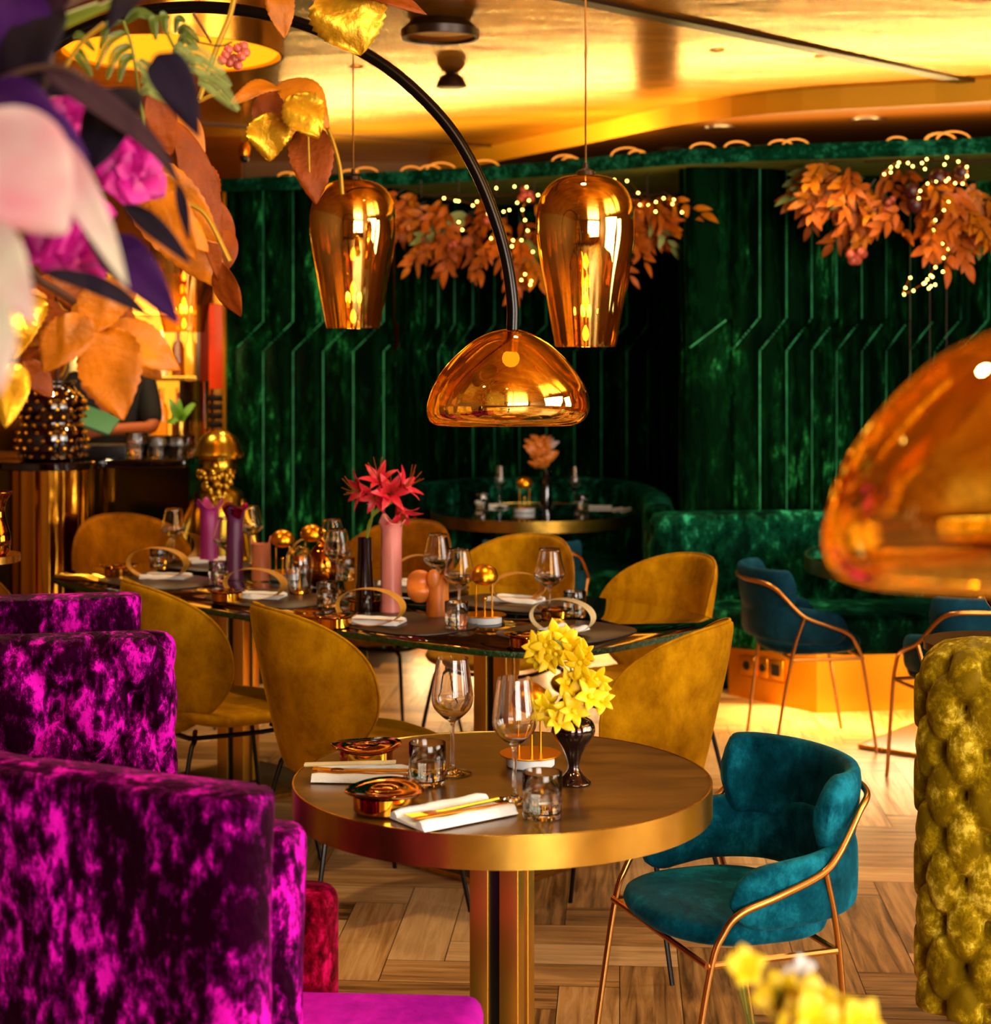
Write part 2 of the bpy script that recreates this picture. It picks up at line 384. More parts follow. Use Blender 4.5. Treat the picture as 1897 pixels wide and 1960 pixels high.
# joint battens of the ceiling panels
def batten(a, b, wd, name='trim_1'):
    bm = NB(); a = Vector(a); b = Vector(b); d = (b-a).normalized(); n = Vector((-d.y, d.x, 0))*wd
    vs = [bm.verts.new(p) for p in (a-n, b-n, b+n, a+n)]; r = bmesh.ops.extrude_face_region(bm, geom=[bm.faces.new(vs)])
    for v in r['geom']:
        if isinstance(v, bmesh.types.BMVert): v.co.z += .012
    return struct(obj(name, bm, M['darkbrown'], flat=True))
q0 = P(1130, 2, 5.95); q1 = P(1897, 163, 7.8); d = (q1-q0)*.5
batten(Vector((q0.x, q0.y, CZ-.012))-Vector((d.x, d.y, 0)), Vector((q1.x, q1.y, CZ-.012))-Vector((0, 0, 0))+Vector((d.x*.2, d.y*.2, 0)), .035)
batten((-2.4, 8.55, CZ-.008), (.7, 10.5, CZ-.008), .012, 'trim_2')
# lower ceiling over the booths
bm = NB(); edge = [(4.4, 6.6), (2.25, 7.60), (1.13, 8.14), (.43, 9.26), (-.32, 10.6), (-.5, 11.3)]
edge = [tuple(v[:2]) for v in cr([(x, y, 0) for x, y in edge], 6)]
top = [bm.verts.new((x, y, CZ)) for x, y in edge]; bot = [bm.verts.new((x, y, 2.7)) for x, y in edge]
for i in range(len(edge)-1): bm.faces.new((top[i], top[i+1], bot[i+1], bot[i]))
M['face'] = mat('gold_bulkhead_face', '#f0a818', .45, .5); struct(obj('ceiling', bm, M['face'], flat=True)); bm = NB(); bot = [bm.verts.new((x, y, 2.7)) for x, y in edge]
bm.faces.new(bot+[bm.verts.new((4.4, 11.3, 2.7))])
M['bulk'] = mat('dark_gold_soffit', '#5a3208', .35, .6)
struct(obj('ceiling', bm, M['bulk'], flat=True))
# walls
M['mirrorwall'] = mat('amber_mirror_wall', '#b06a1a', .12, .9, bump=.1, bscale=4, var=.2, vscale=3)
M['plaster'] = mat('ochre_plaster', '#7a4a16', .6)
bm = NB(); box(bm, -3.8, 4.5, 10.9, 11.0, 0, 2.8); struct(obj('wall_back', bm, M['plaster'], flat=True))
bm = NB(); box(bm, -3.8, -3.7, -3.2, 11, 0, 2.8); struct(obj('wall_left', bm, M['plaster'], flat=True))
def holed(name, x0, x1, holes, z0, z1, place):
    """wall slab with window openings; place(u0,u1,z0,z1) adds a box"""
    bm = NB(); u = x0
    for a, b in holes:
        place(bm, u, a, 0, 2.8); place(bm, a, b, 0, z0); place(bm, a, b, z1, 2.8); u = b
    place(bm, u, x1, 0, 2.8); struct(obj(name, bm, M['plaster'], flat=True))
WF = [(.5, 1.35), (1.65, 2.5), (2.8, 3.65)]; WR = [(.8, 1.7), (2.1, 3.0), (3.5, 4.4)]
holed('wall_front', -3.8, 4.3, WF, .7, 2.5, lambda bm, a, b, z0, z1: box(bm, a, b, -3.2, -3.1, z0, z1))
holed('wall_right', -3.1, 11, WR, .7, 2.5, lambda bm, a, b, z0, z1: box(bm, 4.3, 4.4, a, b, z0, z1))
M['daylight'] = emis('daylit_pane', '#fff2e0', 7); M['frame'] = mat('window_frame', '#241509', .5)
k = 0
for (ws, side) in ((WF, 'f'), (WR, 'r')):
    for a, b in ws:
        k += 1
        bm = NB(); bf = NB(); mid = (a+b)/2
        if side == 'f':
            box(bm, a, b, -3.17, -3.16, .7, 2.5)
            for x0, x1, z0, z1 in ((a, a+.05, .7, 2.5), (b-.05, b, .7, 2.5), (a, b, .7, .75), (a, b, 2.45, 2.5), (mid-.02, mid+.02, .7, 2.5), (a, b, 1.85, 1.89)): box(bf, x0, x1, -3.15, -3.09, z0, z1)
        else:
            box(bm, 4.36, 4.37, a, b, .7, 2.5)
            for x0, x1, z0, z1 in ((a, a+.05, .7, 2.5), (b-.05, b, .7, 2.5), (a, b, .7, .75), (a, b, 2.45, 2.5), (mid-.02, mid+.02, .7, 2.5)): box(bf, 4.29, 4.35, x0, x1, z0, z1)
        wn = struct(obj('window_%d' % k, bm, M['daylight'], flat=True)); obj('window_frame', bf, M['frame'], wn, flat=True)
# --------------------------------------------------- green padded wall
def channel_wall(name, pts, w_, z0, z1, dep=.034, zs=(1.58, 1.74), sh=-1.0, side=1):
    """vertical padded channels along a plan polyline; the seams step sideways through a diagonal band"""
    pts = [Vector((x, y, 0)) for x, y in pts]; S = [0]
    for a, b in zip(pts, pts[1:]): S.append(S[-1]+(b-a).length)
    tot = S[-1]; nu = int(tot/w_*12); bm = NB(); rows = []
    zl = [z0+(zs[0]-z0)*i/6 for i in range(7)]+[zs[0]+(zs[1]-zs[0])*i/10 for i in range(1, 11)]+[zs[1]+(z1-zs[1])*i/5 for i in range(1, 6)]
    def at(s):
        for i in range(len(pts)-1):
            if s <= S[i+1] or i == len(pts)-2:
                t = (s-S[i])/(S[i+1]-S[i]); d = (pts[i+1]-pts[i]).normalized(); return pts[i].lerp(pts[i+1], t), Vector((d.y, -d.x, 0))*side
    for z in zl:
        t = min(1, max(0, (z-zs[0])/(zs[1]-zs[0]))); row = []
        for j in range(nu+1):
            s = tot*j/nu; p, n_ = at(s); f = (s/w_+sh*t) % 1.0; q = abs(2*f-1)
            b = (1-q**6)*(1+.25*math.sin(s*37+z*3))
            if 0 < t < 1: b *= .8+.2*abs(2*t-1)
            row.append(p+n_*dep*b+Vector((0, 0, z)))
        rows.append(row)
    grid(bm, rows); wo = struct(obj(name, bm, M['green'], ang=75))
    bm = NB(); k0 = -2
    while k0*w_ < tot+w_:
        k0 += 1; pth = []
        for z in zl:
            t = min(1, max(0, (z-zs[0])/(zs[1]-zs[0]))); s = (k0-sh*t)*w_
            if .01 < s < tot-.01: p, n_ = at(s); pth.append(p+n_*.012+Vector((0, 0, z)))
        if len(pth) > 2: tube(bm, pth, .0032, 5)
    obj('seam_highlight', bm, M['seam'], wo); return wo  # added tubes: painted highlight where the velvet edges catch light
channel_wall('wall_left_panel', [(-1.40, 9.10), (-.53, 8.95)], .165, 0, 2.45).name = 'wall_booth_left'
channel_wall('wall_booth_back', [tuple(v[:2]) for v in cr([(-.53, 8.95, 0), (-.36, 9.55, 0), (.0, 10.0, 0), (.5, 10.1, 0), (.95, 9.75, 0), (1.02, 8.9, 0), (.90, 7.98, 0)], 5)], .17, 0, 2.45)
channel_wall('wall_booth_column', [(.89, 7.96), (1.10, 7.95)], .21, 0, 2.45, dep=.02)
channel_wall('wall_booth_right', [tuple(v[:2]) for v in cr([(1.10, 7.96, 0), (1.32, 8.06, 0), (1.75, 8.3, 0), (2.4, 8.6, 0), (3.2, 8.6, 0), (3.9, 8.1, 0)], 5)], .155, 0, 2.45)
# left end return of the panel wall (toward the bar)
bm = NB(); box(bm, -1.44, -1.38, 9.08, 9.9, 0, 2.45, bev=.01); struct(obj('wall_booth_end', bm, M['green']))
# canopy over the booths
M['greenlip'] = velvet('green_canopy_velvet', '#021608', '#073a20', '#2f9466', 20, (1, 1, 1), .4, .75, .5, .5, .5)
M['olive'] = mat('olive_canopy_lining', '#8aa038', .7, var=.2, vscale=8)
fe = [tuple(v[:2]) for v in cr([(-1.46, 9.06, 0), (-.55, 8.7, 0), (.13, 8.35, 0), (.9, 7.74, 0), (1.6, 7.5, 0), (2.25, 7.3, 0), (3.9, 6.8, 0)], 8)]
bm = NB(); vb = [bm.verts.new((x, y, 2.44)) for x, y in fe]; vt = [bm.verts.new((x, y+.02, 2.485)) for x, y in fe]
b2 = [bm.verts.new((x, max(y+.3, 9.95 if x < 1.05 else 9.0), 2.44)) for x, y in fe]; t2 = [bm.verts.new((v.co.x, v.co.y, 2.485)) for v in b2]
for i in range(len(fe)-1):
    bm.faces.new((vb[i], vb[i+1], b2[i+1], b2[i])); bm.faces.new((vt[i], t2[i], t2[i+1], vt[i+1]))
    bm.faces.new((b2[i], b2[i+1], t2[i+1], t2[i]))
cn = obj('booth_canopy', bm, M['olive'], flat=True); cn['kind'] = 'structure'
bm = NB(); rows = []
for i, (x, y) in enumerate(fe):
    rows.append([Vector((x, y-.012+.010*math.sin(a)+.006*R.random(), 2.463+.036*math.cos(a)+.004*R.random())) for a in [2*PI*k/10 for k in range(10)]])
grid(bm, rows, closed_u=True); obj('trim_velvet_edge', bm, M['greenlip'], cn)
# amber mirrored wall of the bar, red mural strip, dark louvred lower part
bm = NB(); box(bm, -3.7, -1.44, 9.62, 9.7, 0, 2.8); struct(obj('wall_bar', bm, M['mirrorwall'], flat=True))
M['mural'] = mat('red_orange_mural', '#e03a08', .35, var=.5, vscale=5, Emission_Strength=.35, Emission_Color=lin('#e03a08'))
bm = NB(); box(bm, -1.66, -1.46, 9.58, 9.61, 1.37, 1.85, bev=.004); tag(obj('mural_panel', bm, M['mural']), 'glowing red orange lit panel beside the left end of the green wall', 'wall panel')
bm = NB()
for i in range(9): box(bm, -1.67, -1.45, 9.57, 9.61, .9+i*.05, .9+i*.05+.036, bev=.005)
tag(obj('slatted_panel', bm, M['darkbrown']), 'dark brown slatted panel under the red panel beside the green wall', 'wall panel')
bm = NB(); box(bm, -1.462, -1.445, 9.1, 9.13, 0, 2.45); struct(obj('trim_3', bm, M['goldsatin'], flat=True))
# --------------------------------------------------- plinths under benches
M['goldplinth'] = mat('gold_plinth', '#e08c12', .28, .9)
def prism(name, plan, z0, z1, m, parent=None):
    bm = NB(); a = [bm.verts.new((x, y, z0)) for x, y in plan]; b = [bm.verts.new((x, y, z1)) for x, y in plan]
    bm.faces.new(a); bm.faces.new(b)
    for i in range(len(plan)): bm.faces.new((a[i], a[(i+1) % len(plan)], b[(i+1) % len(plan)], b[i]))
    return obj(name, bm, m, parent, flat=True)
pl = prism('bench_plinth', [(1.07, 7.8), (1.40, 7.40), (1.87, 7.48), (3.4, 7.75), (3.4, 8.3), (1.3, 7.95)], 0, .3, M['goldplinth'])
tag(pl, 'glowing gold plinth under the green bench on the right', 'plinth')
pl = prism('bench_plinth', [(-.55, 9.25), (.2, 9.3), (.42, 9.1), (.75, 9.15), (.8, 9.7), (-.4, 9.7)], 0, .3, M['goldplinth'])
tag(pl, 'gold plinth under the green bench behind the far round table', 'plinth')
def socket_(px, py, Y, label):
    c = P(px, py, Y); t = thing('wall_socket', label, 'socket', c, math.atan2(-.40, .33))
    bm = NB(); box(bm, -.045, .045, -.008, .008, -.045, .045, bev=.004); obj('plate', bm, M['goldsatin'], t)
    return t, c
s1, c1 = socket_(1432, 1273, 7.695, 'gold single wall socket on the gold plinth, left one'); bm = NB(); lathe(bm, [(0, 0), (.02, 0), (.02, .004), (0, .004)], 16, M=Matrix.Translation((0, -.010, 0)) @ Matrix.Rotation(PI/2, 4, 'X')); obj('outlet', bm, M['black'], s1)
s2, c2 = socket_(1486, 1282, 7.565, 'gold double wall socket on the gold plinth, right one')
bm = NB(); box(bm, -.1, -.045, -.008, .008, -.045, .045, bev=.004); obj('plate', bm, M['goldsatin'], s2)
bm = NB(); box(bm, -.02, .025, -.012, -.008, -.025, .025); obj('outlet', bm, M['black'], s2, flat=True)
bm = NB(); lathe(bm, [(0, 0), (.018, 0), (.018, .004), (0, .004)], 16, M=Matrix.Translation((-.072, -.010, 0)) @ Matrix.Rotation(PI/2, 4, 'X')); obj('outlet', bm, M['black'], s2)
# --------------------------------------------------- upholstered slabs (bench backs, sofa backs)
def slab_wall(bm, spine, Rr, z0, z1, tuft=None, du=.02, dv=.02, p=3.0, topr=None, cap0=True, cap1=True, amp=.03, taper=0):
    sp = [Vector((x, y, 0)) for x, y in spine]; loop = []; topr = topr or Rr
    segs = [(sp[i], sp[i+1]) for i in range(len(sp)-1)]
    def nrm(i):
        if i == 0: d = sp[1]-sp[0]
        elif i == len(sp)-1: d = sp[-1]-sp[-2]
        else: d = (sp[i+1]-sp[i]).normalized()+(sp[i]-sp[i-1]).normalized()
        d.normalize(); return Vector((d.y, -d.x, 0))
    s = 0
    def run(order, sgn):
        nonlocal s
        for a, b in zip(order, order[1:]):
            L_ = (sp[b]-sp[a]).length; k = max(1, int(L_/du))
            for j in range(k):
                t = j/k; loop.append((sp[a].lerp(sp[b], t), (nrm(a)*(1-t)+nrm(b)*t).normalized()*sgn, s+L_*t))
            s += L_
        loop.append((sp[order[-1]], nrm(order[-1])*sgn, s))
    n = len(sp); run(list(range(n)), 1)
    def arc(i, n0):
        nonlocal s
        d = (sp[-1]-sp[-2]).normalized() if i == n-1 else (sp[0]-sp[1]).normalized(); k = max(10, int(PI*Rr/du))
        for j in range(1, k):
            a = PI*j/k; loop.append((sp[i], n0*math.cos(a)+d*math.sin(a), s+Rr*a))
        s += PI*Rr
    arc(n-1, nrm(n-1)); run(list(range(n-1, -1, -1)), -1); arc(0, nrm(0)*-1)
    nv = max(2, int((z1-topr-z0)/dv)); vs = [(0, z0+(z1-topr-z0)*i/nv) for i in range(nv+1)]
    for j in range(1, 9):
        a = j/8; vs.append((Rr*(1-(1-a**p)**(1/p)) if a < 1 else Rr*.999, z1-topr+topr*a))
    bs = [(Rr*.6, z0-.012), (Rr*.2, z0-.01)]
    vs = bs+vs; rows = []
    for ins, z in vs:
        row = []
        for c, nn, ss in loop:
            dd = 0
            if tuft and ins < Rr*.9: dd = tuft(ss, z, nn)*(1-ins/Rr)
            tp = taper*(z-z0)
            row.append(c+nn*(Rr-ins-dd-tp)+Vector((0, 0, z)))
        rows.append(row)
    V = grid(bm, rows, closed_u=True)
    cap(bm, V[0])
def diamond(w_, h_, amp, z0=0, s0=0, crease=.5):
    def f(s, z, nn):
        u = (s-s0)/w_; v = (z-z0)/h_
        a = abs(math.sin(PI*(u+v))); b = abs(math.sin(PI*(u-v)))
        line = min(a, b); both = math.sqrt(a*a+b*b)
        return amp*(crease*(1-line)**2.4+(1-crease)*max(0, 1-both/.9)**1.5)
    return f
def buttons(bm, pts, r):
    for p_ in pts: sphere(bm, p_, r, 8)
# green banquettes
def bench(label, back, seat, name='banquette_bench', zt=.86):
    t = thing(name, label, 'bench', (0, 0, 0))
    bm = NB(); slab_wall(bm, back, .075, .42, zt, diamond(.2, .26, .03), .03, .03); obj('backrest', bm, M['greenb'], t, ang=80)
    bm = NB(); slab_wall(bm, seat[0], seat[1], .3, .47, None, .05, .03, p=4, topr=.05); obj('seat', bm, M['greenb'], t, ang=80)
    return t
bt = bench('emerald green tufted velvet bench along the right green wall', [tuple(v[:2]) for v in cr([(3.6, 8.0, 0), (2.4, 7.85, 0), (1.6, 7.72, 0), (1.05, 7.66, 0), (.76, 7.62, 0)], 4)], ([(3.4, 7.5), (2.2, 7.48), (1.5, 7.4), (1.2, 7.5)], .26))
bench('dark green tufted velvet bench in the booth behind the far round table', [tuple(v[:2]) for v in cr([(-.42, 9.3, 0), (-.1, 9.72, 0), (.4, 9.8, 0), (.75, 9.5, 0), (.82, 8.7, 0), (.78, 8.1, 0)], 5)], ([(-.2, 9.3), (.1, 9.42), (.4, 9.42), (.6, 9.2), (.62, 8.6)], .2))
# ================================================================== TABLES
def wood_top_mat():
    m, N, L = nm('smoked_oak_top'); b = N['Principled BSDF']; tc = N.new('ShaderNodeTexCoord'); mp = N.new('ShaderNodeMapping'); mp.inputs['Scale'].default_value = (1, 4, 1); mp.inputs['Rotation'].default_value = (0, 0, .9)
    n = N.new('ShaderNodeTexNoise'); n.inputs['Scale'].default_value = 5; n.inputs['Detail'].default_value = 8; n.inputs['Distortion'].default_value = .5
    r = N.new('ShaderNodeValToRGB'); L.new(tc.outputs['Object'], mp.inputs[0]); L.new(mp.outputs[0], n.inputs[0]); L.new(n.outputs[0], r.inputs[0]); e = r.color_ramp.elements
    e[0].position = .3; e[0].color = lin('#3a210a'); e[1].position = .75; e[1].color = lin('#7a4f1c')
    L.new(r.outputs[0], b.inputs['Base Color']); b.inputs['Roughness'].default_value = .28; b.inputs['Coat Weight'].default_value = .3; b.inputs['Coat Roughness'].default_value = .12
    return m
M['topwood'] = wood_top_mat()
M['topdark'] = mat('dark_mirror_top', '#0c0704', .07, 0, Coat_Weight=1.0)
M['brasscol'] = mat('brass_column', '#d8a038', .3, .9)
def column(parent, cx, cy, rz, z1, s=.098, name='leg'):
    Mx = Matrix.Translation((cx, cy, 0)) @ Matrix.Rotation(rz, 4, 'Z'); g = .011
    bm = NB()
    for sx in (-1, 1):
        for sy in (-1, 1):
            x0, x1 = sorted((sx*g/1, sx*s/2)); y0, y1 = sorted((sy*g/1, sy*s/2)); box(bm, x0, x1, y0, y1, .02, z1, Mx, bev=.002)
    c = obj(name, bm, M['brasscol'], parent)
    bm = NB(); box(bm, -s*.4, s*.4, -s*.4, s*.4, .01, z1, Mx); obj('column_core', bm, M['black'], c, flat=True)
def base_plate(parent, cx, cy, rz, half, e=.006):
    Mx = Matrix.Translation((cx, cy, 0)) @ Matrix.Rotation(rz, 4, 'Z')
    bm = NB(); box(bm, -half, half, -half, half, 0.001, .014, Mx, bev=.002); b = obj('base_plate', bm, M['floor_edge'], parent)
    bm = NB()
    for a in range(4): box(bm, -half-.003, half+.003, half-.001, half+.004, .002, .016, Mx @ Matrix.Rotation(a*PI/2, 4, 'Z'))
    obj('brass_edging', bm, M['brass'], b, flat=True)
def round_table(label, x, y, r, mt, rz, thick=.057, bh=.24, brz=None):
    t = thing('round_table', label, 'table', (x, y, 0))
    bm = NB(); lathe(bm, [(0, .75-thick), (r-.003, .75-thick), (r-.003, .7495), (0, .7495)], 96); obj('tabletop', bm, mt, t)
    bm = NB(); lathe(bm, [(r-.003, .75-thick-.001), (r+.001, .75-thick-.001), (r+.001, .750), (r-.0005, .7508), (r-.003, .7508), (r-.003, .75-thick-.001)], 128); obj('brass_rim', bm, M['brass_rim'], t)
    column(t, 0, 0, rz, .75-thick); base_plate(t, 0, 0, rz if brz is None else brz, bh)
    return t
round_table('large brass-rimmed round table with brown top standing nearest in the middle', .013, 3.26, .4, M['topwood'], -.344)
round_table('brass-rimmed round table set in the far booth of the green wall', .195, 8.8, .53, M['topdark'], .3)
round_table('brass-rimmed round table at the right, behind the blurred hanging shade', 1.95, 6.8, .7, M['topdark'], .3, bh=.36, brz=.9)
# long oval glass table
TD = math.atan2(.68, -.73); tcx, tcy = .2-.73*.93, 5.1+.68*.93
t = thing('oval_dining_table', 'long black glass dining table laid with placemats and wooden hoops', 'table', (tcx, tcy, 0), TD)
out = sell(1.28, .53, 120, 4.6)
def flat_top(bm, outl, z0, z1, bev=.004):
    rows = [[Vector((x*s, y*s, z)) for x, y in outl] for s, z in ((.996, z0), (1, z0+bev), (1, z1-bev), (.996, z1))]
    V = grid(bm, rows, closed_u=True); cap(bm, V[0]); cap(bm, V[-1])
bm = NB(); flat_top(bm, out, .733, .75); obj('tabletop', bm, M['blackgl'], t, ang=60)
M['greenedge'] = mat('dark_green_glass_edge', '#0c3a14', .25, bump=.6, bscale=120, var=.5, vscale=60)
bm = NB(); rows = [[Vector((x*s, y*s, z)) for x, y in out] for s, z in ((1.0005, .733), (1.002, .735), (1.002, .748), (1.0005, .7495))]; grid(bm, rows, closed_u=True); obj('glass_edge', bm, M['greenedge'], t)
column(t, .62, 0, .35, .733, .11); column(t, -.66, 0, .35, .733, .11)
base_plate(t, .62, 0, 0, .25); base_plate(t, -.66, 0, 0, .25)
# ================================================================== BEETLE-LIKE SHELL CHAIRS
def rot_face(fx, fy): return math.atan2(fx, -fy)
def shell_chair(mt, label, x, y, f):
    t = thing('shell_chair', label, 'chair', (x, y, 0), rot_face(*f))
    # back outline in (a: across, b: height) ; narrow bottom, wide shoulder, domed top
    ol = []
    for k in range(56):
        a = 2*PI*k/56; c, s = math.cos(a), math.sin(a); b = .235*s*abs(s)**(-.12) if abs(s) > 1e-6 else 0
        wv = .265*(1+.10*s-.10*s*s*(1 if s < 0 else .0)); ol.append((wv*c*abs(c)**(-.18) if abs(c) > 1e-6 else 0, .635+b))
    def fm(a, b, h):
        lean = .19+.42*max(0, b-.40)*.55; curve = -3.0*a*a+1.2*abs(a)**3
        return Vector((a*(1-.15*abs(h)), lean+curve+h, b))
    bm = NB(); pad(bm, ol, fm, .022, 8, 3.2); bk = obj('backrest', bm, mt, t, ang=85)
    bm = NB(); tube(bm, [fm(a*1.003, .635+(b-.635)*1.003, 0) for a, b in ol], .0035, 6, closed=True); obj('piping', bm, mt, bk)
    so = [(x_, y_) for x_, y_ in sell(.25, .235, 44, 2.7)]
    bm = NB(); pad(bm, so, lambda a, b, h: Vector((a, b-.03, .445+h+.25*a*a*(1 if abs(a) < .3 else 1)-.0*b+(.35*max(0, b-.08)**1.3))), .028, 7, 3); obj('seat', bm, mt, t, ang=85)
    bm = NB(); tube(bm, cr([(-.16, -.17, .408), (-.17, .1, .405), (-.12, .16, .405), (.12, .16, .405), (.17, .1, .405), (.16, -.17, .408)], 5, closed=True), .008, 6); obj('seat_frame', bm, M['blacktube'], t)
    for sx in (-1, 1):
        for sy, ty in ((-.17, -.245), (.14, .235)):
            bm = NB(); tube(bm, cr([(sx*.10, sy*.8, .408), (sx*.165, sy, .395), (sx*.185, sy+(ty-sy)*.25, .34), (sx*.235, ty, .0)], 6), lambda q: .0095-.003*q, 8); obj('leg', bm, M['blacktube'], t)
    return t
D = Vector((-.73, .68, 0)); Nn = Vector((.68, .73, 0))
def face(px, Y): return (px-CXP)/F*Y
shell_chair(M['mustard'], 'mustard velvet chair seen from behind, beside the purple sofa', -.87, 5.33, (.86, .50))
shell_chair(M['mustard'], 'mustard velvet chair seen from behind, left of the front round table', -.40, 4.84, (.86, .50))
shell_chair(M['mustard'], 'mustard velvet chair right behind the front round table, back to the camera', .33, 4.52, (-.90, .44))
shell_chair(M['mustard'], 'mustard velvet chair facing us at the right end of the long table', .47, 5.72, (-.80, -.60))
shell_chair(M['mustard'], 'mustard velvet chair facing us in front of the far petrol chair', .02, 6.30, (-.50, -.86))
shell_chair(M['mustard_dark'], 'mustard velvet chair facing us, half hidden by the tall pink vase', -.45, 6.85, (-.45, -.89))
shell_chair(M['mustard_dark'], 'ochre velvet chair at the far left end of the long table, before the gold drum', -1.50, 7.15, (.55, -.83))
shell_chair(M['mustard_dark'], 'dark ochre chair at far left, behind the purple sofas', -1.70, 6.10, (.9, .44))
# ================================================================== TEAL ARMCHAIRS
def arm_chair(mt, label, x, y, f, sc=1.0):
    t = thing('armchair', label, 'chair', (x, y, 0), rot_face(*f)); t.scale = (.87*sc, .78*sc, sc*.965)
    # seat: rounded front, front at -y
    so = [(a, b*(1.0 if b > 0 else 1.06)) for a, b in sell(.245, .25, 48, 2.5)]
    bm = NB(); pad(bm, so, lambda a, b, h: Vector((a, b-.02, .425+h*(1+.3*max(0, b*2))+.015*(-b))), .042, 7, 2.6); obj('seat', bm, mt, t, ang=85)
    # arm band: U around the back
    U = cr([(-.235, -.15, 0), (-.262, -.02, 0), (-.265, .10, 0), (-.20, .225, 0), (-.08, .27, 0), (.08, .27, 0), (.20, .225, 0), (.265, .10, 0), (.262, -.02, 0), (.235, -.15, 0)], 7)
    n = len(U); secs = []
    for i, p in enumerate(U):
        tt = abs(2*i/(n-1)-1); d = (U[min(i+1, n-1)]-U[max(i-1, 0)]).normalized(); nr = Vector((d.y, -d.x, 0))
        e = min(i, n-1-i)/5.0; e = math.sqrt(min(1, max(0, 1-(1-min(1, e))**2))); e = max(.12, e)
        hz = (.082-.018*tt)*e; zc = .545-.035*tt*tt-.01
        secs.append((p+Vector((0, 0, zc)), nr*.024*max(.5, e), Vector((0, 0, 1))*hz))
    bm = NB(); sweep(bm, secs); obj('arm_band', bm, mt, t, ang=85)
    # back band, upper tier
    B = cr([(-.235, .115, 0), (-.215, .205, 0), (-.12, .275, 0), (0, .298, 0), (.12, .275, 0), (.215, .205, 0), (.235, .115, 0)], 8); n = len(B); secs = []
    for i, p in enumerate(B):
        d = (B[min(i+1, n-1)]-B[max(i-1, 0)]).normalized(); nr = Vector((d.y, -d.x, 0)); up = (Vector((0, 0, 1))-nr*.16).normalized() if nr.dot(p) > 0 else (Vector((0, 0, 1))+nr*-.0).normalized()
        up = (Vector((0, 0, 1))+Vector((p.x, p.y, 0)).normalized()*.14).normalized()
        e = min(i, n-1-i)/4.0; e = math.sqrt(min(1, max(0, 1-(1-min(1, e))**2))); e = max(.3, e)
        secs.append((p+Vector((0, 0, .655)), nr*.026, up*.092*e))
    bm = NB(); sweep(bm, secs); obj('backrest', bm, mt, t, ang=85)
    # brass tube running from front legs under the arms, up around the back
    fr = cr([(.25, -.30, 0), (.257, -.225, .36), (.262, -.185, .45), (.272, -.14, .49), (.292, -.05, .52), (.297, .07, .555), (.290, .13, .59), (.258, .215, .665), (.215, .272, .692), (.10, .318, .695), (0, .325, .695)], 6)
    full = fr+[Vector((-p.x, p.y, p.z)) for p in reversed(fr[:-1])]
    bm = NB(); tube(bm, full, .0085, 10); obj('arm_frame', bm, M['brass_tube'], t)
    for sx in (-1, 1):
        bm = NB(); tube(bm, cr([(sx*.294, .09, .56), (sx*.272, .14, .42), (sx*.245, .185, .2), (sx*.235, .22, 0)], 6), .0085, 10); obj('leg', bm, M['brass_tube'], t)
    for y0 in (-.228, .14):
        bm = NB(); tube(bm, [(-.255 if y0 < 0 else -.272, y0, .385), (.255 if y0 < 0 else .272, y0, .385)], .0075, 8); obj('stretcher', bm, M['brass_tube'], t)
    for sx in (-1, 1):
        bm = NB(); tube(bm, [(sx*.256, -.228, .385), (sx*.27, .14, .385)], .0075, 8); obj('seat_rail', bm, M['brass_tube'], t)
    return t
arm_chair(M['teal'], 'teal velvet armchair with brass frame right of the front round table', .500, 3.58, (-.935, -.355), .99)
arm_chair(M['teald'], 'petrol blue armchair in profile, facing right before the green bench', 1.24, 6.86, (.98, .12))
arm_chair(M['teald'], 'petrol blue armchair at the right edge, tucked under the right round table', 1.72, 6.12, (-.25, .95))
arm_chair(M['teald'], 'grey blue armchair with its back to us at the far round table', .17, 7.86, (.05, 1))
# ================================================================== SOFAS
def sofa_back(name_m, parent, spine, Rr, z0, z1, tf=None, p=4, topr=.05, nm_='backrest', du=.02, dv=.02):
    bm = NB(); slab_wall(bm, spine, Rr, z0, z1, tf, du, dv, p=p, topr=topr); return obj(nm_, bm, name_m, parent, ang=80)
s1 = thing('velvet_sofa', 'magenta crushed velvet sofa seen from behind, nearest at lower left', 'sofa', (0, 0, 0))
def wrinkle(s, z, nn): return .004*math.sin(s*23+z*9)+(.010 if abs((s % .42)-.21) < .008 else 0)
sofa_back(M['purple'], s1, [(-1.5, 3.12), (-.78, 2.64), (-.375, 2.45)], .055, .12, .935, wrinkle, 5, .03, du=.012)
sofa_back(M['purple'], s1, [(-.62, 2.86), (-.36, 2.72)], .055, .12, .81, wrinkle, 4, .05, 'inner_back')
sofa_back(M['redvelvet'], s1, [(-.62, 3.12), (-.34, 3.08)], .055, .40, .60, None, 4, .05, 'armrest')
bm = NB(); box(bm, -1.3, -.20, 2.62, 3.0, .3, .435, Matrix.Rotation(-.06, 4, 'Z'), bev=.03); obj('seat', bm, M['purple_seat'], s1)
bm = NB(); box(bm, -1.25, -.3, 2.7, 3.05, .001, .3, bev=.01); obj('plinth', bm, M['black'], s1)
s2 = thing('velvet_sofa', 'magenta button-tufted velvet sofa back in the middle of the three', 'sofa', (0, 0, 0))
sofa_back(M['purple'], s2, [(-1.17, 3.66), (-.98, 3.70), (-.775, 3.74)], .075, .1, .955, diamond(.17, .30, .06, .80, .05, .35), 3, .07, du=.009, dv=.012)
bm = NB(); box(bm, -1.17, -.78, 3.64, 3.76, .001, .12, bev=.01); obj('plinth', bm, M['black'], s2)
s3 = thing('velvet_sofa', 'magenta velvet sofa back farthest of the three, beside the first mustard chair', 'sofa', (0, 0, 0))
sofa_back(M['purple'], s3, [(-2.0, 4.12), (-1.4, 4.24), (-.965, 4.33)], .06, .1, .955, wrinkle, 5, .04)
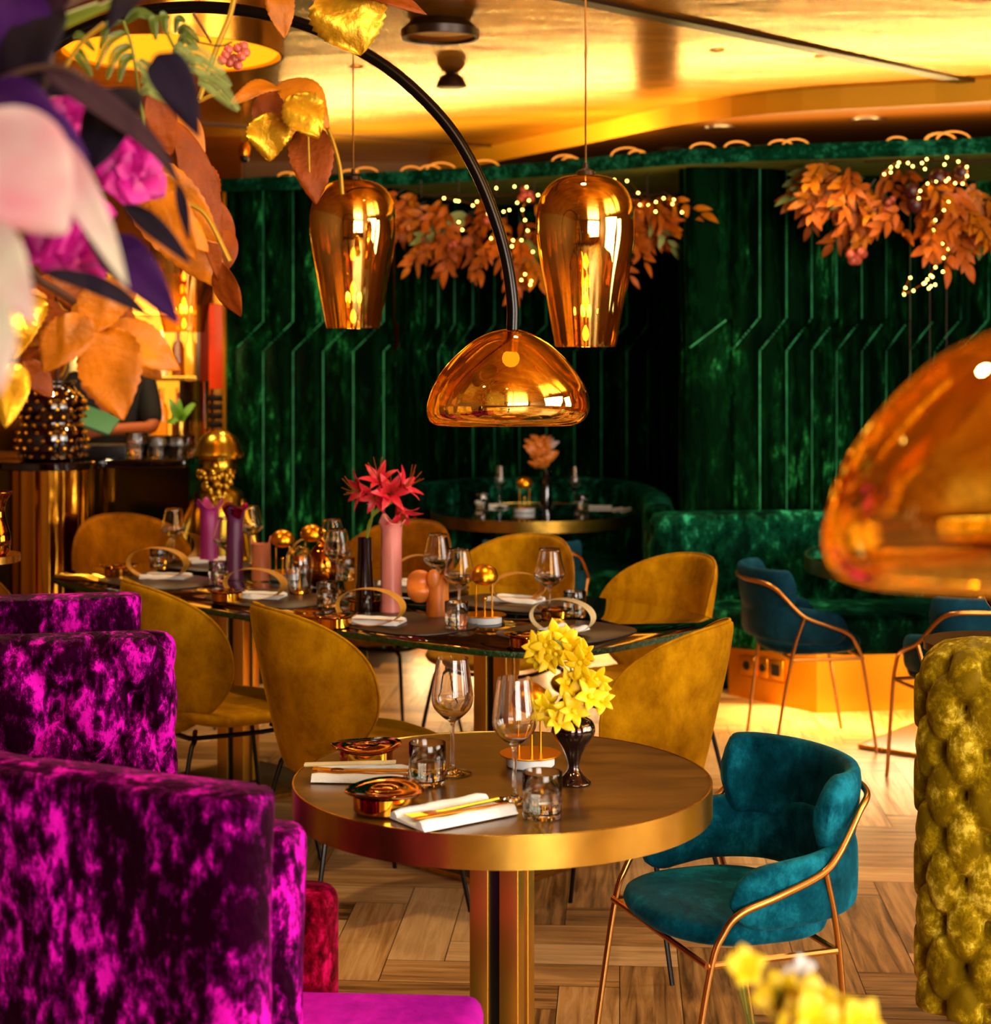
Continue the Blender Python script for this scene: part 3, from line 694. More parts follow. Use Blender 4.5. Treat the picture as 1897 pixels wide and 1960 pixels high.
bm = NB(); box(bm, -1.9, -.97, 4.1, 4.4, .001, .12, bev=.01); obj('plinth', bm, M['black'], s3)
s4 = thing('chesterfield_sofa', 'olive gold button-tufted velvet sofa end at the right edge', 'sofa', (0, 0, 0))
def ctuft(s, z, nn): return CT(s, z, nn)
CT = diamond(.118, .185, .065, .06, .012, .22)
sofa_back(M['chester'], s4, [(1.75, 3.60), (1.045, 3.72)], .125, .14, .945, ctuft, 2.2, .12, du=.007, dv=.008)
bm = NB()
for i in range(2): box(bm, 1.1+i*.45, 1.14+i*.45, 3.62-.05*i, 3.66-.05*i, .001, .13)
obj('feet', bm, M['black'], s4)
# ================================================================== LAMPS
def pendant(label, px, ytop, ybot, wpx, dia=.28):
    Y = dia*F/wpx; top = P(px, ytop, Y); h = (ybot-ytop)/F*Y; r = dia/2
    t = thing('pendant_lamp', label, 'pendant lamp', (top.x, top.y, top.z-h))
    k = [(.60, 0), (.62, .02), (.72, .18), (.83, .36), (.92, .5), (.985, .62), (1.0, .70), (.985, .78), (.92, .86), (.78, .93), (.58, .975), (.36, .995), (.1, 1.0)]
    pr = [(a*r, b*h) for a, b in k]; pr = [(v.x, v.y) for v in cr([(a, b, 0) for a, b in pr], 4)]
    bm = NB(); lathe(bm, pr, 192, rf=lambda q, z, a: (q*(1+.006*math.sin(24*a)*max(0, 1-z/(h*.66))), z)); sh = obj('shade', bm, mirror_glass('fade_gold_glass', '#ffe07a', '#f0cc80', h*.72, h*.10, .97, .22), t, ang=80)
    bm = NB(); lathe(bm, [(0, 0), (.028, 0), (.026, .012), (.008, .02), (.006, .035), (0, .035)], 20, (0, 0, h)); obj('ceiling_cap', bm, M['darkbrown'], t)
    bm = NB(); tube(bm, [(0, 0, h+.03), (0, 0, CZ-top.z+h)], .0028, 6); obj('cord', bm, M['brass_tube'], t)
    bm = NB(); lathe(bm, [(0, h*.62), (.018, h*.62), (.018, h*.97), (0, h*.97)], 14); obj('lamp_holder', bm, M['brass'], t)
    for i, z in enumerate((.50, .27, .08)):
        bm = NB(); lathe(bm, [(0, -.022), (.006, -.018), (.0095, -.004), (.007, .01), (.002, .022), (0, .022)], 10, (0, 0, h*z)); obj('bulb', bm, M['bulb'], t)
    bm = NB(); tube(bm, [(0, 0, h*.08), (0, 0, h*.62)], .0016, 6); obj('bulb_rod', bm, M['brass_tube'], t)
    l = bpy.data.lights.new('pendant_glow', 'POINT'); l.energy = 1.2; l.color = (1, .55, .2); l.shadow_soft_size = .02
    o = bpy.data.objects.new('pendant_glow', l); COL.objects.link(o); o.location = (top.x, top.y, top.z-h*.7)
    return t
pendant('gold glass pendant lamp hanging left of the arc lamp', 676, 345, 628, 166)
pendant('larger gold glass pendant lamp hanging right of the arc lamp', 1121, 336, 664, 191)
pendant('gold glass pendant lamp over the bar, half hidden behind the orange leaves', 352, 420, 636, 128)
SHP = [(.055, 1.0), (.12, .995), (.28, .955), (.45, .88), (.60, .78), (.74, .66), (.86, .53), (.95, .39), (.995, .25), (1.0, .17), (.975, .09), (.91, .03), (.80, -.005), (.70, .01), (.66, .03)]
def melt_shade(t, r, H):
    pr = [(v.x, v.y) for v in cr([(a*r, b*H, 0) for a, b in SHP], 5)]
    def rf(rr, z, a): return rr*(1+.035*math.sin(a*2+.6)*(1-z/H)*.8+.03*math.sin(3*a+1)*max(0, min(1, z/H))*(1-z/H)), z+.018*math.sin(a+2.2)*(rr/r)**2*(1-z/H)
    bm = NB(); lathe(bm, pr, 96, rf=rf); return obj('lamp_shade', bm, M['amber_shade'], t, ang=85)
c = P(970, 815, 3.8)
t = thing('arc_lamp', 'tall arched black floor lamp with a gold mirrored glass shade over the tables', 'floor lamp', (c.x, c.y, c.z), 0)
t.rotation_euler = (0, math.radians(3.5), 0)
H1 = .216; melt_shade(t, .18, H1)
bm = NB(); lathe(bm, [(0, H1-.05), (.02, H1-.05), (.02, H1-.005), (.0, H1-.005)], 14); obj('bulb_holder', bm, M['goldsatin'], t)
bm = NB(); sphere(bm, (0, 0, H1-.065), .02, 12); obj('bulb', bm, emis('warm_bulb', '#ff9a2c', 5), t)
MI = Matrix.Translation(c) @ Matrix.Rotation(math.radians(3.5), 4, 'Y'); MI = MI.inverted()
ap = [P(x, y, 3.8) for x, y in ((981, 632), (981, 580), (970, 500), (948, 420), (914, 335), (868, 255), (810, 188), (742, 130), (665, 84), (590, 50), (510, 28), (430, 16), (350, 14), (270, 22), (195, 42), (130, 70), (40, 135), (-60, 240), (-150, 390), (-215, 580), (-245, 800))]
ap.append(Vector((ap[-1].x-.01, 3.8, .03)))
bm = NB(); tube(bm, [MI @ p for p in cr(ap, 5)], .0135, 14); obj('arc_pole', bm, M['blacktube'], t)
bm = NB(); lathe(bm, [(0, 0), (.2, 0), (.2, .02), (.19, .03), (0, .03)], 40, M=MI @ Matrix.Translation((ap[-1].x, 3.8, .001))); obj('base', bm, M['black'], t)
c = P(1975, 1108, 1.46)
t = thing('hanging_lamp', 'big blurred amber gold glass shade close to us at the right edge', 'pendant lamp', c)
t.rotation_euler = (0, math.radians(2), 0)
melt_shade(t, .178, .218)
bm = NB(); tube(bm, [(0, 0, .21), (0.01, 0, CZ-c.z)], .0135, 12); obj('stem', bm, M['blacktube'], t)
# ceiling fittings
def fit(px, py, r, hh, label, name='ceiling_spotlight'):
    Y = (CZ-EYE)*F/(HY-py); x = (px-CXP)/F*Y; t = thing(name, label, 'ceiling light', (x, Y, CZ))
    bm = NB(); lathe(bm, [(0, 0), (r*.75, 0), (r, -hh*.55), (r*.98, -hh), (r*.9, -hh), (r*.86, -hh*.8), (0, -hh*.8)], 40); obj('housing', bm, M['darkbrown'], t)
    bm = NB(); lathe(bm, [(0, -hh*.82), (r*.84, -hh*.82), (r*.84, -hh*.86), (0, -hh*.86)], 40); obj('lens', bm, M['goldsatin'], t); return t
fit(843, 40, .145, .065, 'flat brown round ceiling light above the arc lamp', 'ceiling_light')
Y = (CZ-EYE)*F/(HY-140); t = thing('ceiling_dome', 'small brown dome on the gold ceiling under the round light', 'ceiling light', ((864-CXP)/F*Y, Y, CZ))
bm = NB(); lathe(bm, [(0, 0), (.03, -.003), (.052, -.018), (.065, -.042), (.068, -.06), (.06, -.064), (0, -.062)], 32); obj('housing', bm, M['darkbrown'], t)
Y = 6.3; x = (330-CXP)/F*Y
t = thing('ceiling_lamp', 'big round glowing yellow ceiling lamp behind the ferns', 'ceiling light', (x, Y, CZ))
bm = NB(); lathe(bm, [(0, -.12), (.38, -.12), (.40, -.10), (.40, -.0)], 60); obj('lamp_shade', bm, emis('yellow_shade_glow', '#ff9c10', 1.2), t)
bm = NB(); lathe(bm, [(.40, -.125), (.41, -.125), (.41, 0), (.40, 0)], 60); obj('rim', bm, M['brass'], t)
for i, (x, y, p) in enumerate(ADDED_SPOTS):
    bm = NB(); lathe(bm, [(0, -.002), (.022, -.002), (.028, -.005), (.032, -.003), (.032, 0), (0, 0)], 24, (0, 0, 0)); o = obj('downlight', bm, M['ceil']); o.location = (x, y, CZ)  # ceiling-coloured disc standing in as fitting for each added spot
    tag(o, 'small gold disc standing in as fitting for an added ceiling spot', 'ceiling light', 'stand-in discs of the added spots in the gold ceiling')
for px, py, lab in ((1380, 243, 'shallow brown downlight on the dark soffit edge'), (1290, 285, 'wide brown downlight on the dark soffit over the green canopy'), (1660, 228, 'brown downlight on the dark soffit at the right')):
    Y = (2.7-EYE)*F/(HY-py); bm = NB(); lathe(bm, [(0, -.004), (.07, -.004), (.085, -.012), (.09, 0), (0, 0)], 28); o = obj('downlight', bm, M['darkbrown']); o.location = ((px-CXP)/F*Y, Y, 2.7); tag(o, lab, 'ceiling light')
# small black camera dome on a stalk at the end of the green wall
t = thing('spot_lamp', 'small black spot lamp on a wire at the left end of the green wall', 'spot lamp', P(468, 344, 9.1))
bm = NB(); tube(bm, [(0, 0, .0), (0, 0, .10)], .004, 6); obj('wire', bm, M['black'], t)
bm = NB(); sphere(bm, (0, 0, .115), .026, 14); obj('head', bm, M['black'], t)
bm = NB(); lathe(bm, [(0, .13), (.03, .13), (.032, .17), (.02, .20), (0, .20)], 16); obj('cap', bm, M['gold'], t)
# ================================================================== TABLEWARE
def lathe_obj(nm_, prof, m, par, n=32, rf=None, sub=0):
    if sub: prof = [(v.x, v.y) for v in cr([(a, b, 0) for a, b in prof], sub)]
    bm = NB(); lathe(bm, prof, n, rf=rf); return obj(nm_, bm, m, par)
def wine_glass():
    t = thing('wine_glass', '', 'wine glass')
    o_ = [(.0, .0), (.034, .0005), (.035, .002), (.02, .005), (.006, .012), (.0042, .03), (.004, .08), (.0055, .098), (.018, .108), (.034, .124), (.0405, .140), (.040, .158), (.0355, .19), (.031, .223)]
    i_ = [(.0302, .223), (.0347, .19), (.0391, .158), (.0395, .141), (.033, .1255), (.017, .1105), (.0, .105)]
    pr = [(v.x, v.y) for v in cr([(a, b, 0) for a, b in o_], 3)]+[(v.x, v.y) for v in cr([(a, b, 0) for a, b in i_], 3)]
    pr = [(max(0, a), b) for a, b in pr]; pr[0] = (0, 0); pr[-1] = (0, .105)
    bm = NB(); lathe(bm, pr, 40); obj('glass', bm, M['glass'], t, ang=80); return t
def wide_glass():
    t = thing('wine_glass', '', 'wine glass')
    o_ = [(.0, .0), (.036, .0005), (.037, .002), (.02, .005), (.006, .012), (.0042, .03), (.004, .08), (.006, .096), (.022, .108), (.040, .122), (.0485, .136), (.047, .146), (.038, .185), (.031, .218)]
    i_ = [(.0302, .218), (.0372, .185), (.046, .147), (.047, .137), (.039, .1235), (.021, .1105), (.0, .102)]
    pr = [(v.x, v.y) for v in cr([(a, b, 0) for a, b in o_], 3)]+[(v.x, v.y) for v in cr([(a, b, 0) for a, b in i_], 3)]
    pr = [(max(0, a), b) for a, b in pr]; pr[0] = (0, 0); pr[-1] = (0, .102)
    bm = NB(); lathe(bm, pr, 40); obj('glass', bm, M['glass'], t, ang=80)
    lathe_obj('drink', [(0, .1032), (.0215, .112), (.0385, .1245), (.0455, .1335), (0, .1335)], M['liquid'], t); return t
def tumbler():
    t = thing('tumbler', '', 'drinking glass')
    bm = NB(); lathe(bm, [(0, 0), (.033, 0), (.0345, .003), (.0355, .076), (.0348, .078), (.0338, .076), (.0325, .011), (.030, .008), (0, .008)], 40); obj('glass', bm, M['glass'], t, ang=35)
    lathe_obj('water', [(0, .0078), (.0303, .0078), (.0328, .0108), (.0335, .046), (0, .046)], M['liquid'], t); return t
def dish():
    t = thing('gold_bowl', '', 'bowl')
    lathe_obj('bowl', [(0, 0), (.048, 0), (.052, .004), (.053, .029), (.050, .029), (.049, .006), (0, .006)], M['gold'], t, 40)
    def rf(rr, z, a): return rr*(1+.02*math.sin(2*a+.4)), z+.0035*math.sin(2*a+1)*(rr/.07)**2
    bm = NB(); lathe(bm, [(0, .030), (.05, .030), (.066, .034), (.0695, .038), (.068, .0395), (.055, .0375), (.032, .0375), (.028, .0395), (.022, .0375), (.012, .0365), (0, .0365)], 56, rf=rf); obj('lid', bm, M['goldd'], t, ang=70); return t
def portable_lamp():
    t = thing('table_lamp', '', 'table lamp')
    lathe_obj('base', [(0, 0), (.046, 0), (.048, .002), (.048, .018), (.046, .020), (0, .020)], M['white'], t, 48)
    lathe_obj('brass_disc', [(0, .021), (.060, .021), (.061, .0225), (.060, .024), (0, .024)], M['goldsatin'], t, 64)
    for x, y, h in ((-.022, .006, .122), (.022, .006, .122), (0, -.012, .064)):
        bm = NB(); tube(bm, [(x, y, .023), (x, y, h)], .0022, 8); obj('pin', bm, M['goldsatin'], t)
    bm = NB(); sphere(bm, (0, -.012, .068), .0055, 10); obj('bead', bm, M['gold'], t)
    bm = NB(); lathe(bm, [(.0, .0), (.012, -.001), (.024, -.006), (.031, .0), (.032, .007), (.028, .019), (.018, .028), (.008, .032), (0, .033)], 32, M=Matrix.Translation((0, .004, .122)) @ Matrix.Scale(1.2, 4) @ Matrix.Rotation(.35, 4, 'X')); obj('lamp_shade', bm, M['goldsatin'], t)
    return t
def napkin():
    t = thing('napkin', '', 'napkin')
    def prof_at(y):
        pts = []
        for k in range(33):
            u = k/32; x = -.052+.104*u; r = .0105
            dl = abs(x+.041); dr = abs(x-.041)
            z = .006
            if dl < r: z += math.sqrt(r*r-dl*dl)*.95
            if dr < r: z += math.sqrt(r*r-dr*dr)*.95
            pts.append((x*(1+.02*math.sin(y*60)), z+.0008*math.sin(y*90+u*9)))
        return pts
    rows = []
    for i in range(14):
        y = -.092+.184*i/13; pr = prof_at(y); e = 1 if 0 < i < 13 else .93
        rows.append([Vector((x*e, y, z*(1 if e == 1 else .9))) for x, z in pr]+[Vector((.054, y, .001)), Vector((-.054, y, .001))])
    bm = NB(); V = grid(bm, rows, closed_u=True); cap(bm, V[0]); cap(bm, V[-1]); obj('cloth', bm, M['linen'], t, ang=70); return t
def cutlery(kind):
    t = thing(kind, '', 'cutlery'); bm = NB()
    if kind == 'dinner_knife':
        pad(bm, [(a*.0055, b) for a, b in ((-1, -.095), (0, -.099), (1, -.095), (1, 0), (1.5, .02), (1.6, .08), (.4, .105), (-1, .1), (-1.1, .02))], lambda a, b, h: Vector((a, b, .0025+h)), .0017, 3, 3, c=(0, .0))
    else:
        tube(bm, [(0, -.097, .003), (0, .03, .003), (0, .045, .0045)], lambda q: .0032-.001*q, 8)
        pad(bm, [(math.cos(a)*.011, .06+math.sin(a)*.018) for a in [2*PI*k/16 for k in range(16)]], lambda a, b, h: Vector((a, b, .004+h+8*a*a)), .001, 3, 3)
        for k in range(4): tube(bm, [(-.0085+.0057*k, .07, .0045), (-.0085+.0057*k, .105, .007)], .0012, 5)
    obj('metal', bm, M['goldsatin'], t); return t
PR = {k: f() for k, f in (('wine', wine_glass), ('wide', wide_glass), ('tumbler', tumbler), ('dish', dish), ('lamp', portable_lamp), ('napkin', napkin))}
PR['knife'] = cutlery('dinner_knife'); PR['fork'] = cutlery('dinner_fork')
used = set()
def put(kind, pos, label, rz=0, group=None, scale=None):
    if kind not in used:
        used.add(kind); o = PR[kind]; o.location = pos; o.rotation_euler = (0, 0, rz)
        if scale: o.scale = (scale,)*3
        o['label'] = label
        if group: o['group'] = group
        return o
    return dup(PR[kind], pos, rz, label, group, scale if scale else 1)
TZ = .7512
def tp(px, py, z=TZ): return T(px, py, z)
# ---- front table
put('wine', tp(866, 1480), 'tall wine glass at the back left of the front round table')
put('wine', tp(985, 1533), 'tall wine glass before the small brass lamp on the front round table')
put('tumbler', tp(818, 1500), 'water tumbler left of centre on the front round table')
put('tumbler', tp(1038, 1562), 'water tumbler right of the napkin, nearest on the front round table')
put('dish', tp(701, 1462), 'dark gold lidded bowl at the back left of the front round table')
put('dish', tp(735, 1552), 'dark gold lidded bowl nearest the left front rim of the front round table', 1.0, scale=1.04)
put('lamp', tp(1015, 1464), 'small brass disc lamp with white base on the front round table', .2)
put('napkin', tp(690, 1487), 'white folded napkin at the left rim of the front round table', 1.50, scale=.95)
nb = put('napkin', tp(868, 1562), 'white folded napkin lying nearest on the front round table', 2.2, scale=1.08)
def cut_on(nap, lab, hz=.0075):
    for k, dx in (('knife', -.012), ('fork', .010)):
        m = Matrix.Translation(nap.location) @ Matrix.Rotation(nap.rotation_euler[2], 4, 'Z'); p = m @ Vector((dx, -.012, 0)); p.z = nap.location.z+hz
        put(k, p, 'gold %s on %s' % (k, lab), nap.rotation_euler[2]+(.06 if k == 'fork' else -.05))
for nn_ in [o for o in COL.objects if o.name.startswith('napkin') and o.parent is None]:
    cut_on(nn_, nn_['label'].replace('white folded napkin', 'the white napkin'))
p = tp(628, 1483); t = thing('chopsticks', 'pair of pale chopsticks across the left napkin on the front round table', 'chopsticks', (p.x, p.y, TZ+.021))
for k in (0, 1):
    bm = NB(); tube(bm, [(-.045, -.012+.012*k, .0), (.13, .006+.01*k, .001)], .003, 6); obj('stick', bm, M['wood_ring_pale'], t)
def rib_vase(t):
    k = [(0, 0), (.030, 0), (.032, .003), (.022, .012), (.011, .026), (.012, .042), (.022, .066), (.036, .086), (.0405, .102), (.034, .118), (.018, .126), (.0115, .131), (.013, .138), (.018, .1415), (.0145, .141), (.009, .132), (0, .128)]
    pr = [(max(0, v.x), v.y) for v in cr([(a, b, 0) for a, b in k], 3)]; pr[0] = (0, 0); pr[-1] = (0, .128)
    def rf(rr, z, a): return rr*(1+(.05*abs(math.cos(5*a))-.03)*max(0, math.sin(PI*min(1, max(0, (z-.05)/.08))))), z
    bm = NB(); lathe(bm, pr, 80, rf=rf); return obj('body', bm, M['blackirid'], t, ang=85)
v0 = tp(1098, 1498); t = thing('bud_vase', 'glossy black ribbed bud vase on the front round table', 'vase', v0); rib_vase(t)
def leafm(bm, base, tip, width, nrm, sag=.12, curl=.15, ser=0, n=10, m_=4, fold=.25, shape=1.0, thick=0, wav=0, rnd=R):
    """a blade with midrib fold, sag along its length, curled edges, optional toothed margin"""
    base = Vector(base); tip = Vector(tip); ax = tip-base; L_ = ax.length
    if L_ < 1e-6: return
    ax.normalize(); nrm = Vector(nrm); nrm = (nrm-ax*nrm.dot(ax))
    nrm = nrm.normalized() if nrm.length > 1e-4 else ax.orthogonal().normalized()
    sd = ax.cross(nrm); ph = rnd.random()*6; rows = []
    for i in range(n+1):
        u = i/n; w_ = math.sin(PI*min(1, u**(.75*shape)))**.8 if 0 < u < 1 else (.10 if u == 0 else .02)
        w_ *= width/2; s_ = -sag*L_*4*(u-.5)**2+sag*L_*.5; row = []
        if ser and 0 < i < n: w_ *= 1+ser*(1 if i % 2 else -1)
        for j in range(-m_, m_+1):
            v = j/m_; h = fold*abs(v)*w_-curl*v*v*w_*2*u+(wav*width*math.sin(u*9+v*4+ph)*abs(v) if wav else 0)
            row.append(base+ax*(u*L_)+sd*(v*w_)+nrm*(s_+h))
        rows.append(row)
    if thick:
        b_ = [[p-nrm*thick for p in r_] for r_ in rows]; V = grid(bm, rows); W_ = grid(bm, b_)
        per = lambda G: G[0]+[r_[-1] for r_ in G[1:]]+list(reversed(G[-1][:-1]))+[r_[0] for r_ in reversed(G[1:-1])]
        a, c_ = per(V), per(W_)
        for k in range(len(a)):
            try: bm.faces.new((a[k], a[(k+1) % len(a)], c_[(k+1) % len(a)], c_[k]))
            except ValueError: pass
    else: grid(bm, rows)
def blossom(par, c, d, size, m, petals=5, rnd=R, nm_='flower', wr=.55, open_=.55, centre=None):
    d = Vector(d).normalized(); a0 = d.orthogonal().normalized(); b0 = d.cross(a0); ph = rnd.random()*6; bm = NB(); c = Vector(c)
    for k in range(petals):
        a = ph+2*PI*k/petals+rnd.uniform(-.2, .2); rad = a0*math.cos(a)+b0*math.sin(a); s = size*rnd.uniform(.8, 1.15)
        leafm(bm, c, c+(rad*(1-open_*.4)+d*open_).normalized()*s, s*wr*1.6, d-rad*.4, .14, .2, 0, 6, 2, .12, wav=.05, rnd=rnd, thick=.0006)
    sphere(bm, c+d*size*.12, size*.16, 8)
    o = obj(nm_, bm, m, par, ang=85); return o
# yellow orchid
t = thing('orchid_spray', 'bright yellow orchid spray in the black bud vase', 'flowers', v0); rq = random.Random(3)
Yv = v0.y
def loc(px, py, dy=0): return P(px, py, Yv+dy)-v0
sp_ = cr([Vector((0, 0, .12)), loc(1097, 1350), loc(1096, 1310), loc(1090, 1270), loc(1078, 1238), loc(1060, 1222)], 5)
bm = NB(); tube(bm, sp_, .0022, 7); tube(bm, cr([Vector((0, 0, .12)), loc(1090, 1362), loc(1065, 1372)], 4), .002, 6); tube(bm, cr([loc(1097, 1330), loc(1110, 1320), loc(1128, 1325)], 4), .0018, 6); obj('stem', bm, M['stem_green'], t)
for px, py, dy, s in ((1028, 1240, 0, .03), (1046, 1236, -.015, .03), (1060, 1216, .01, .034), (1078, 1228, .01, .034), (1030, 1258, .01, .028), (1050, 1262, .0, .03), (1066, 1250, -.02, .032), (1103, 1248, -.01, .036), (1112, 1268, -.02, .034), (1092, 1226, .02, .03), (1122, 1252, 0, .028), (1085, 1308, 0, .036), (1116, 1300, -.01, .036), (1135, 1314, .01, .036), (1150, 1340, -.01, .034), (1128, 1335, -.025, .036), (1112, 1322, .015, .034), (1090, 1352, -.03, .036), (1050, 1362, -.01, .034), (1068, 1378, -.03, .034), (1098, 1362, -.035, .032), (1046, 1346, .0, .03), (1140, 1298, 0, .03)):
    blossom(t, loc(px, py, dy), (rq.uniform(-.9, .9), -1, rq.uniform(-.5, .8)), s*1.05, M['yellow_petal'], 6, rq, open_=.35, wr=.34)
# ---- long table
MZ = .7512
def placemat(px, py, rx, ry, rz, label):
    c = T(px, py, .752); bm = NB(); flat_top(bm, sell(rx, ry, 48, 3.0), 0, .004, .001); o = obj('placemat', bm, M['leather'], ang=60); o.location = (c.x, c.y, MZ-.0004); o.rotation_euler = (0, 0, rz)
    return tag(o, label, 'placemat')
placemat(305, 1112, .23, .17, TD, 'brown oval placemat at the far left end of the long table')
placemat(520, 1146, .23, .17, TD, 'brown oval placemat under the hoop beside the cat-eared vase')
placemat(772, 1193, .23, .17, TD, 'brown oval placemat before the pink vase on the long table')
placemat(985, 1154, .22, .16, TD, 'brown oval placemat at the far side of the long table right of the brass lamp')
placemat(1085, 1210, .20, .17, TD+PI/2, 'brown oval placemat at the near right end of the long table')
placemat(395, 1082, .2, .15, TD, 'brown oval placemat at the far left back of the long table')
placemat(790, 1122, .2, .15, TD, 'brown oval placemat at the far side behind the pink vase')
ZP = .7556
def hoop(px, py, wpx, hpx, label, m='wood_ring', rz=0, thin=.042, tilt=0):
    c = T(px, py, ZP); a = wpx/2/F*c.y; b = hpx/2/F*c.y; bm = NB(); rows = []
    for dy, ss in ((-thin/2, 1), (thin/2, 1), (thin/2, .985), (-thin/2, .985)):
        rows.append([Vector((math.cos(q)*a*ss, dy*(1+.25*math.cos(q)), b+math.sin(q)*b*ss)) for q in [2*PI*k/64 for k in range(64)]])
    grid(bm, rows, closed_u=True, closed_v=True); o = obj('wooden_hoop', bm, M[m], ang=50); o.location = c; o.rotation_euler = (0, tilt, rz)
    return tag(o, label, 'wooden hoop')
h1 = hoop(301, 1108, 122, 60, 'wooden hoop on the left end placemat of the long table', rz=-.25)
hoop(487, 1146, 124, 58, 'wooden hoop beside the cat-eared orange vase', rz=-.3)
hoop(708, 1196, 136, 70, 'wooden hoop in front of the tall pink vase', rz=-.3)
hoop(990, 1152, 106, 56, 'wooden hoop right of the small brass lamp at the far side', rz=.35)
hp = hoop(1076, 1214, 126, 68, 'pale wooden hoop with fine printed lines at the right end of the long table', 'wood_ring_pale', rz=-.35)
hoop(352, 1072, 78, 52, 'wooden hoop at the far left back of the long table', rz=.9)
hoop(800, 1116, 88, 54, 'wooden hoop behind the tall pink vase', rz=.4, thin=.03)
hoop(600, 1068, 80, 40, 'wooden hoop behind the clear glass dome', rz=.4, thin=.03)
bm = NB(); c_ = T(1076, 1214, ZP); a = 126/2/F*c_.y; b = 68/2/F*c_.y
for k in range(13):
    q = -.75+k*.105; w_ = .010+.008*((k*7) % 5)/5
    for lo_, hi_ in ((-w_, w_*.7),):
        p1 = Vector((math.cos(q)*a*.98, lo_, b+math.sin(q)*b*.98)); p2 = Vector((math.cos(q+.03)*a*.98, lo_, b+math.sin(q+.03)*b*.98))
        vs = [bm.verts.new(v) for v in (p1, p2, p2+Vector((0, hi_-lo_, 0)), p1+Vector((0, hi_-lo_, 0)))]; bm.faces.new(vs)
obj('printed_lines', bm, M['white'], hp, flat=True)
for px, py, rz, lab in ((318, 1106, 1.4, 'in the left end hoop of the long table'), (495, 1143, 1.35, 'in the hoop beside the cat-eared vase'), (718, 1192, 1.3, 'in the hoop before the tall pink vase'),
                        (988, 1150, 1.1, 'in the hoop right of the small brass lamp'), (1075, 1210, 2.6, 'in the pale hoop at the right end'), (405, 1075, 1.9, 'at the far left back of the long table'), (775, 1118, 1.3, 'at the far side behind the pink vase')):
    n_ = put('napkin', T(px, py, ZP), 'white folded napkin '+lab, rz, scale=.92)
    put('knife', Vector((n_.location.x, n_.location.y-.005, ZP+.0075)), 'gold knife on the napkin '+lab, rz+.05, scale=.95)
for px, yt, kind, lab in ((333, 972, 'wide', 'wine glass above the left end hoop'), (434, 990, 'wide', 'wine glass in front of the purple vase'), (480, 968, 'wide', 'wine glass right behind the purple vase'), (636, 993, 'wide', 'rear wine glass left of the black flower vase'),
                          (646, 1012, 'wide', 'nearer wine glass left of the black flower vase'), (838, 1022, 'wide', 'wine glass behind the orange elephant-ear vase'), (879, 1050, 'wide', 'wine glass beside the small brass lamp on the long table'), (1052, 1050, 'wide', 'wine glass at the right end of the long table')):
    Y = (EYE-.969)*F/(yt-HY); p = Vector((face(px, Y), Y, TZ)); put(kind, p, lab, scale=1.0)
for px, py, lab in ((418, 1117, 'water tumbler before the purple vase'), (627, 1160, 'water tumbler left of the black flower vase'), (874, 1202, 'water tumbler on the placemat edge before the brass lamp'), (1100, 1180, 'water tumbler at the far right of the long table'), (660, 1110, 'water tumbler at the far side behind the black vase'), (305, 1088, 'tumbler behind the left end hoop')):
    put('tumbler', T(px, py, .7562), lab)
for px, py, lab, s in ((1010, 1238, 'gold lidded bowl at the near right rim of the long table', .95), (1062, 1183, 'gold lidded bowl behind the pale hoop', .8), (700, 1168, 'gold lidded bowl behind the hoop at the pink vase', 1.0), (435, 1150, 'gold lidded bowl near the front edge before the second hoop', .95), (228, 1102, 'gold lidded bowl at the far left end of the long table', 1.0), (640, 1200, 'gold lidded bowl at the front edge by the second mustard chair', 1.0)):
    put('dish', T(px, py, .7512), lab, scale=s)
put('lamp', tp(927, 1192), 'small brass disc lamp with white base on the long table', .1, scale=1.1)
put('lamp', tp(541, 1108), 'small brass lamp beside the cat-eared vase', .1, scale=1.1)
put('lamp', tp(597, 1095), 'small brass lamp behind the glass dome', .3, scale=1.1)
# vases on the long table
def vase_(label, px, py, w_, h_, m, prof=None, rf=None, name='vase'):
    c = tp(px, py); t = thing(name, label, 'vase', c)
    prof = prof or [(0, 0), (.5, 0), (.5, .05), (.47, .5), (.46, .9), (.5, 1.0), (.44, 1.0), (.42, .9), (.42, .1), (0, .08)]
    bm = NB(); lathe(bm, [(a*w_, b*h_) for a, b in prof], 64, rf=rf); obj('body', bm, m, t, ang=70); return t
tallp = [(0, 0), (.5, 0), (.5, .04), (.47, .12), (.46, .5), (.45, .8), (.47, .92), (.55, .965), (.62, .985), (.60, .992), (.50, .97), (.42, .93), (.41, .5), (.40, .05), (0, .04)]
def flare(A, k, ph):
    def rf(rr, z, a):
        return rr*(1+A*max(0, (z/A_h[0]-.9))*3*math.sin(k*a+ph)), z+A_h[1]*max(0, (z/A_h[0]-.88)/.12)*(.5+.5*math.sin(k*a+ph))**3
    return rf
A_h = (.285, .028); vase_('tall pink vase with a flared wavy lip on the long table', 749, 1172, .072, .285, M['pinkvase'], tallp, flare(.5, 3, 1.5))
A_h = (.232, .01); vase_('tall purple vase with wavy red lip at the left of the long table', 449, 1108, .066, .25, M['purplevase'], tallp, flare(.5, 3, .5))
bmr = NB(); lathe(bmr, [(.031, .225), (.036, .24), (.042, .25), (.046, .262), (.038, .268), (.028, .262), (.028, .235)], 48, rf=lambda rr, z, a: (rr*(1+.1*math.sin(3*a)), z+.008*math.sin(3*a+1))); obj('red_lip', bmr, M['redvelvet'], [o for o in COL.objects if o.get('label', '').startswith('tall purple vase')][0])
A_h = (.130, .03)
def catear(rr, z, a): return rr, z+(.030*max(0, abs(math.cos(a))**8) if z > .11 else 0)
